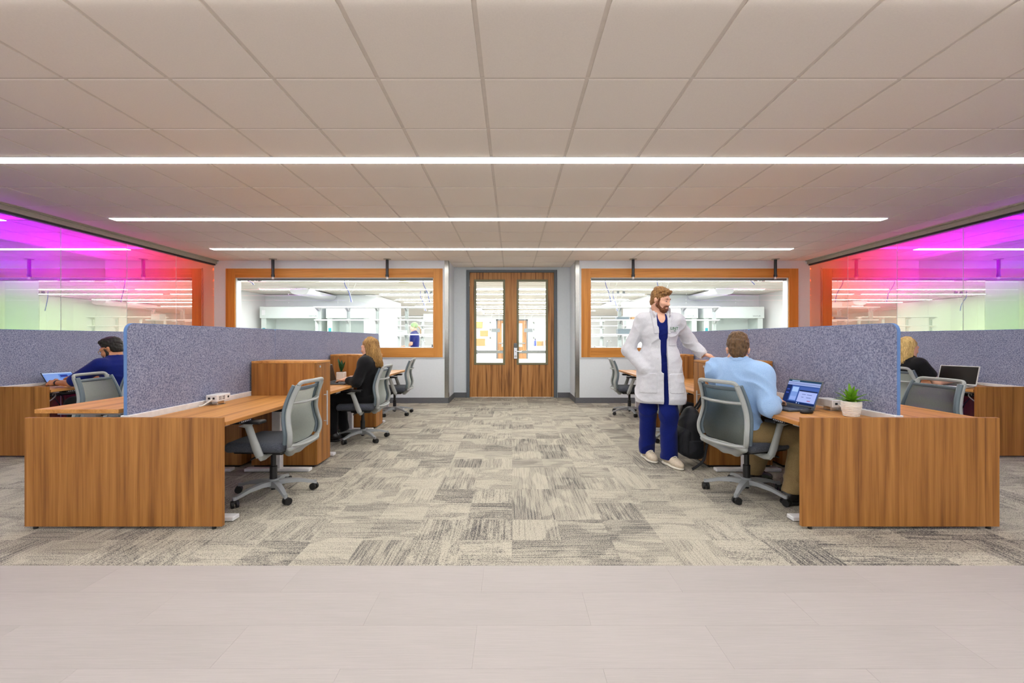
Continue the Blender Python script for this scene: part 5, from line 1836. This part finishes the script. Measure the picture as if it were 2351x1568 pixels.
# fabric half-round ducts, ceiling boxes and hanging cables
for x, y0, y1, lb in ((-6.25, 12.9, 14.9, 'white half-round duct above the far left fume hood'), (6.25, 12.9, 14.9, 'white half-round duct above the far right fume hood'),
                      (4.15, 16.6, 19.0, 'white half-round duct in the middle of the right lab side'), (-1.75, 20.9, 24, 'far white half-round duct seen through the left door glass'), (-1.9, 16.9, 18.8, 'nearer white half-round duct seen through the left door glass')):
    t = thing('air_duct', lb, 'air duct', (x, y0, ZC - .03), 0, 'half-round white ducts under the lab ceiling')
    pl = [(.28 * math.cos(a), -.02 - .17 * abs(math.sin(a)) ** .7) for a in np.linspace(PI, 2 * PI, 13)]
    part('duct', MB().prism(pl, 'y', 0, y1 - y0), 'lab_white', t, smooth=True)
    part('end_cap', MB().prism([(u * .97, v * .97) for u, v in pl], 'y', -.012, 0), 'lab_white', t)
    part('hanger', MB().box(-.2, -.18, .2, .22, -.02, .03).box(.18, .2, .2, .22, -.02, .03), 'steel', t)
rg = random.Random(12)
for x, y, lb in ((-4.05, 10.6, 'left of the left window middle'), (-2.15, 10.6, 'above the near left rack'), (2.25, 10.6, 'above the left end of the near right rack'), (3.5, 10.6, 'above the near right rack'),
                 (-2.9, 13.9, 'farther back behind the left window'), (3.2, 13.9, 'farther back behind the right window'), (-6.6, 10.9, 'at the far left of the left window'), (5.9, 10.9, 'at the far right of the right window')):
    t = thing('cable_drop', 'ceiling boxes with hanging lab cables ' + lb, 'cable', (x, y, ZC), 0, 'cable drops in the lab')
    part('junction_box', MB().box(.12, .19, -.03, .03, -.075, 0, .004), 'grey_sign', t)
    part('junction_box', MB().box(.30, .37, -.03, .03, -.085, -.01, .004).box(.33, .34, -.01, .01, -.012, 0), 'grey_sign', t)
    dz = .62 if abs(x) < 5 else .16
    part('cable', MB().tube(catmull([(0, 0, 0), (.01, 0, -dz * .3), (.10, .05, -dz * .65), (.15, .05, -dz)], 6), .009, 6), 'cable_blue', t)
    part('cable', MB().tube(catmull([(.15, 0, -.05), (.09, 0, -dz * .4), (.13, .05, -dz * .7), (.18, .05, -dz)], 6), .006, 6), 'cable_white', t)
    part('cable', MB().tube(catmull([(.33, 0, -.06), (.22, 0, -dz * .5), (.13, .05, -dz * .7), (.11, .05, -dz)], 6), .005, 6), 'cable_white', t)
for x, y, lb in ((-4.6, 9.5, 'small dark sprinkler head under the lab ceiling in the left window'), (2.1, 9.6, 'small dark sprinkler head at the left of the right window'), (4.75, 9.5, 'small dark sprinkler head at the right of the right window')):
    t = thing('sprinkler', lb, 'sprinkler', (x, y, ZC), 0, 'sprinklers in the lab')
    part('body', MB().cyl((0, 0, 0), (0, 0, -.12), .022, n=10).cyl((0, 0, -.12), (0, 0, -.16), .012, n=10), 'grey_sign', t)
    part('deflector', MB().cyl((0, 0, -.16), (0, 0, -.166), .03, n=12), 'grey_sign', t)
t = thing('shower_head', 'brass emergency shower head hanging behind the left window', 'shower', (-2.4, 9.7, ZC))
part('pipe', MB().cyl((0, 0, 0), (0, 0, -.22), .016, n=10), 'amber_metal', t)
part('rose', MB().lathe([(.02, -.21), (.05, -.225), (.115, -.25), (.12, -.27), (.03, -.275)], n=22), 'amber_metal', t)

# far door and blade signs
d = link('door_3', None, None, (0, LY1, 0))
d['kind'] = 'structure'
part('frame', MB().box(-1.0, -.92, -.06, 0, 0, 2.5).box(.92, 1.0, -.06, 0, 0, 2.5).box(-1.0, 1.0, -.06, 0, 2.42, 2.5), 'door_frame', d)
for s in (-1, 1):
    a, b = sorted((s * .01, s * .92))
    g0, g1 = sorted((s * .16, s * .66))
    part('leaf', MB().box(a, g0, -.05, -.005, 0, 2.42).box(g1, b, -.05, -.005, 0, 2.42).box(g0, g1, -.05, -.005, 0, .75).box(g0, g1, -.05, -.005, 2.25, 2.42), 'wood_door', d)
    part('pane', MB().box(g0, g1, -.035, -.028, .75, 2.25), 'lab_grey', d)
    part('push_bar', MB().box(a + .08, b - .08, -.11, -.07, .95, 1.02), 'steel', d)
    t = thing('blade_sign', 'grey hanging sign seen through the ' + ('left' if s < 0 else 'right') + ' door glass', 'sign', (s * .90, 24, 1.62), 0, 'grey blade signs in the lab aisle')
    part('plate', MB().box(-.24, .24, -.012, .012, 0, .2, .004), 'grey_sign', t)
    part('hanger', MB().box(-.2, -.19, -.004, .004, .2, ZC - 1.62).box(.19, .2, -.004, .004, .2, ZC - 1.62), 'steel', t)
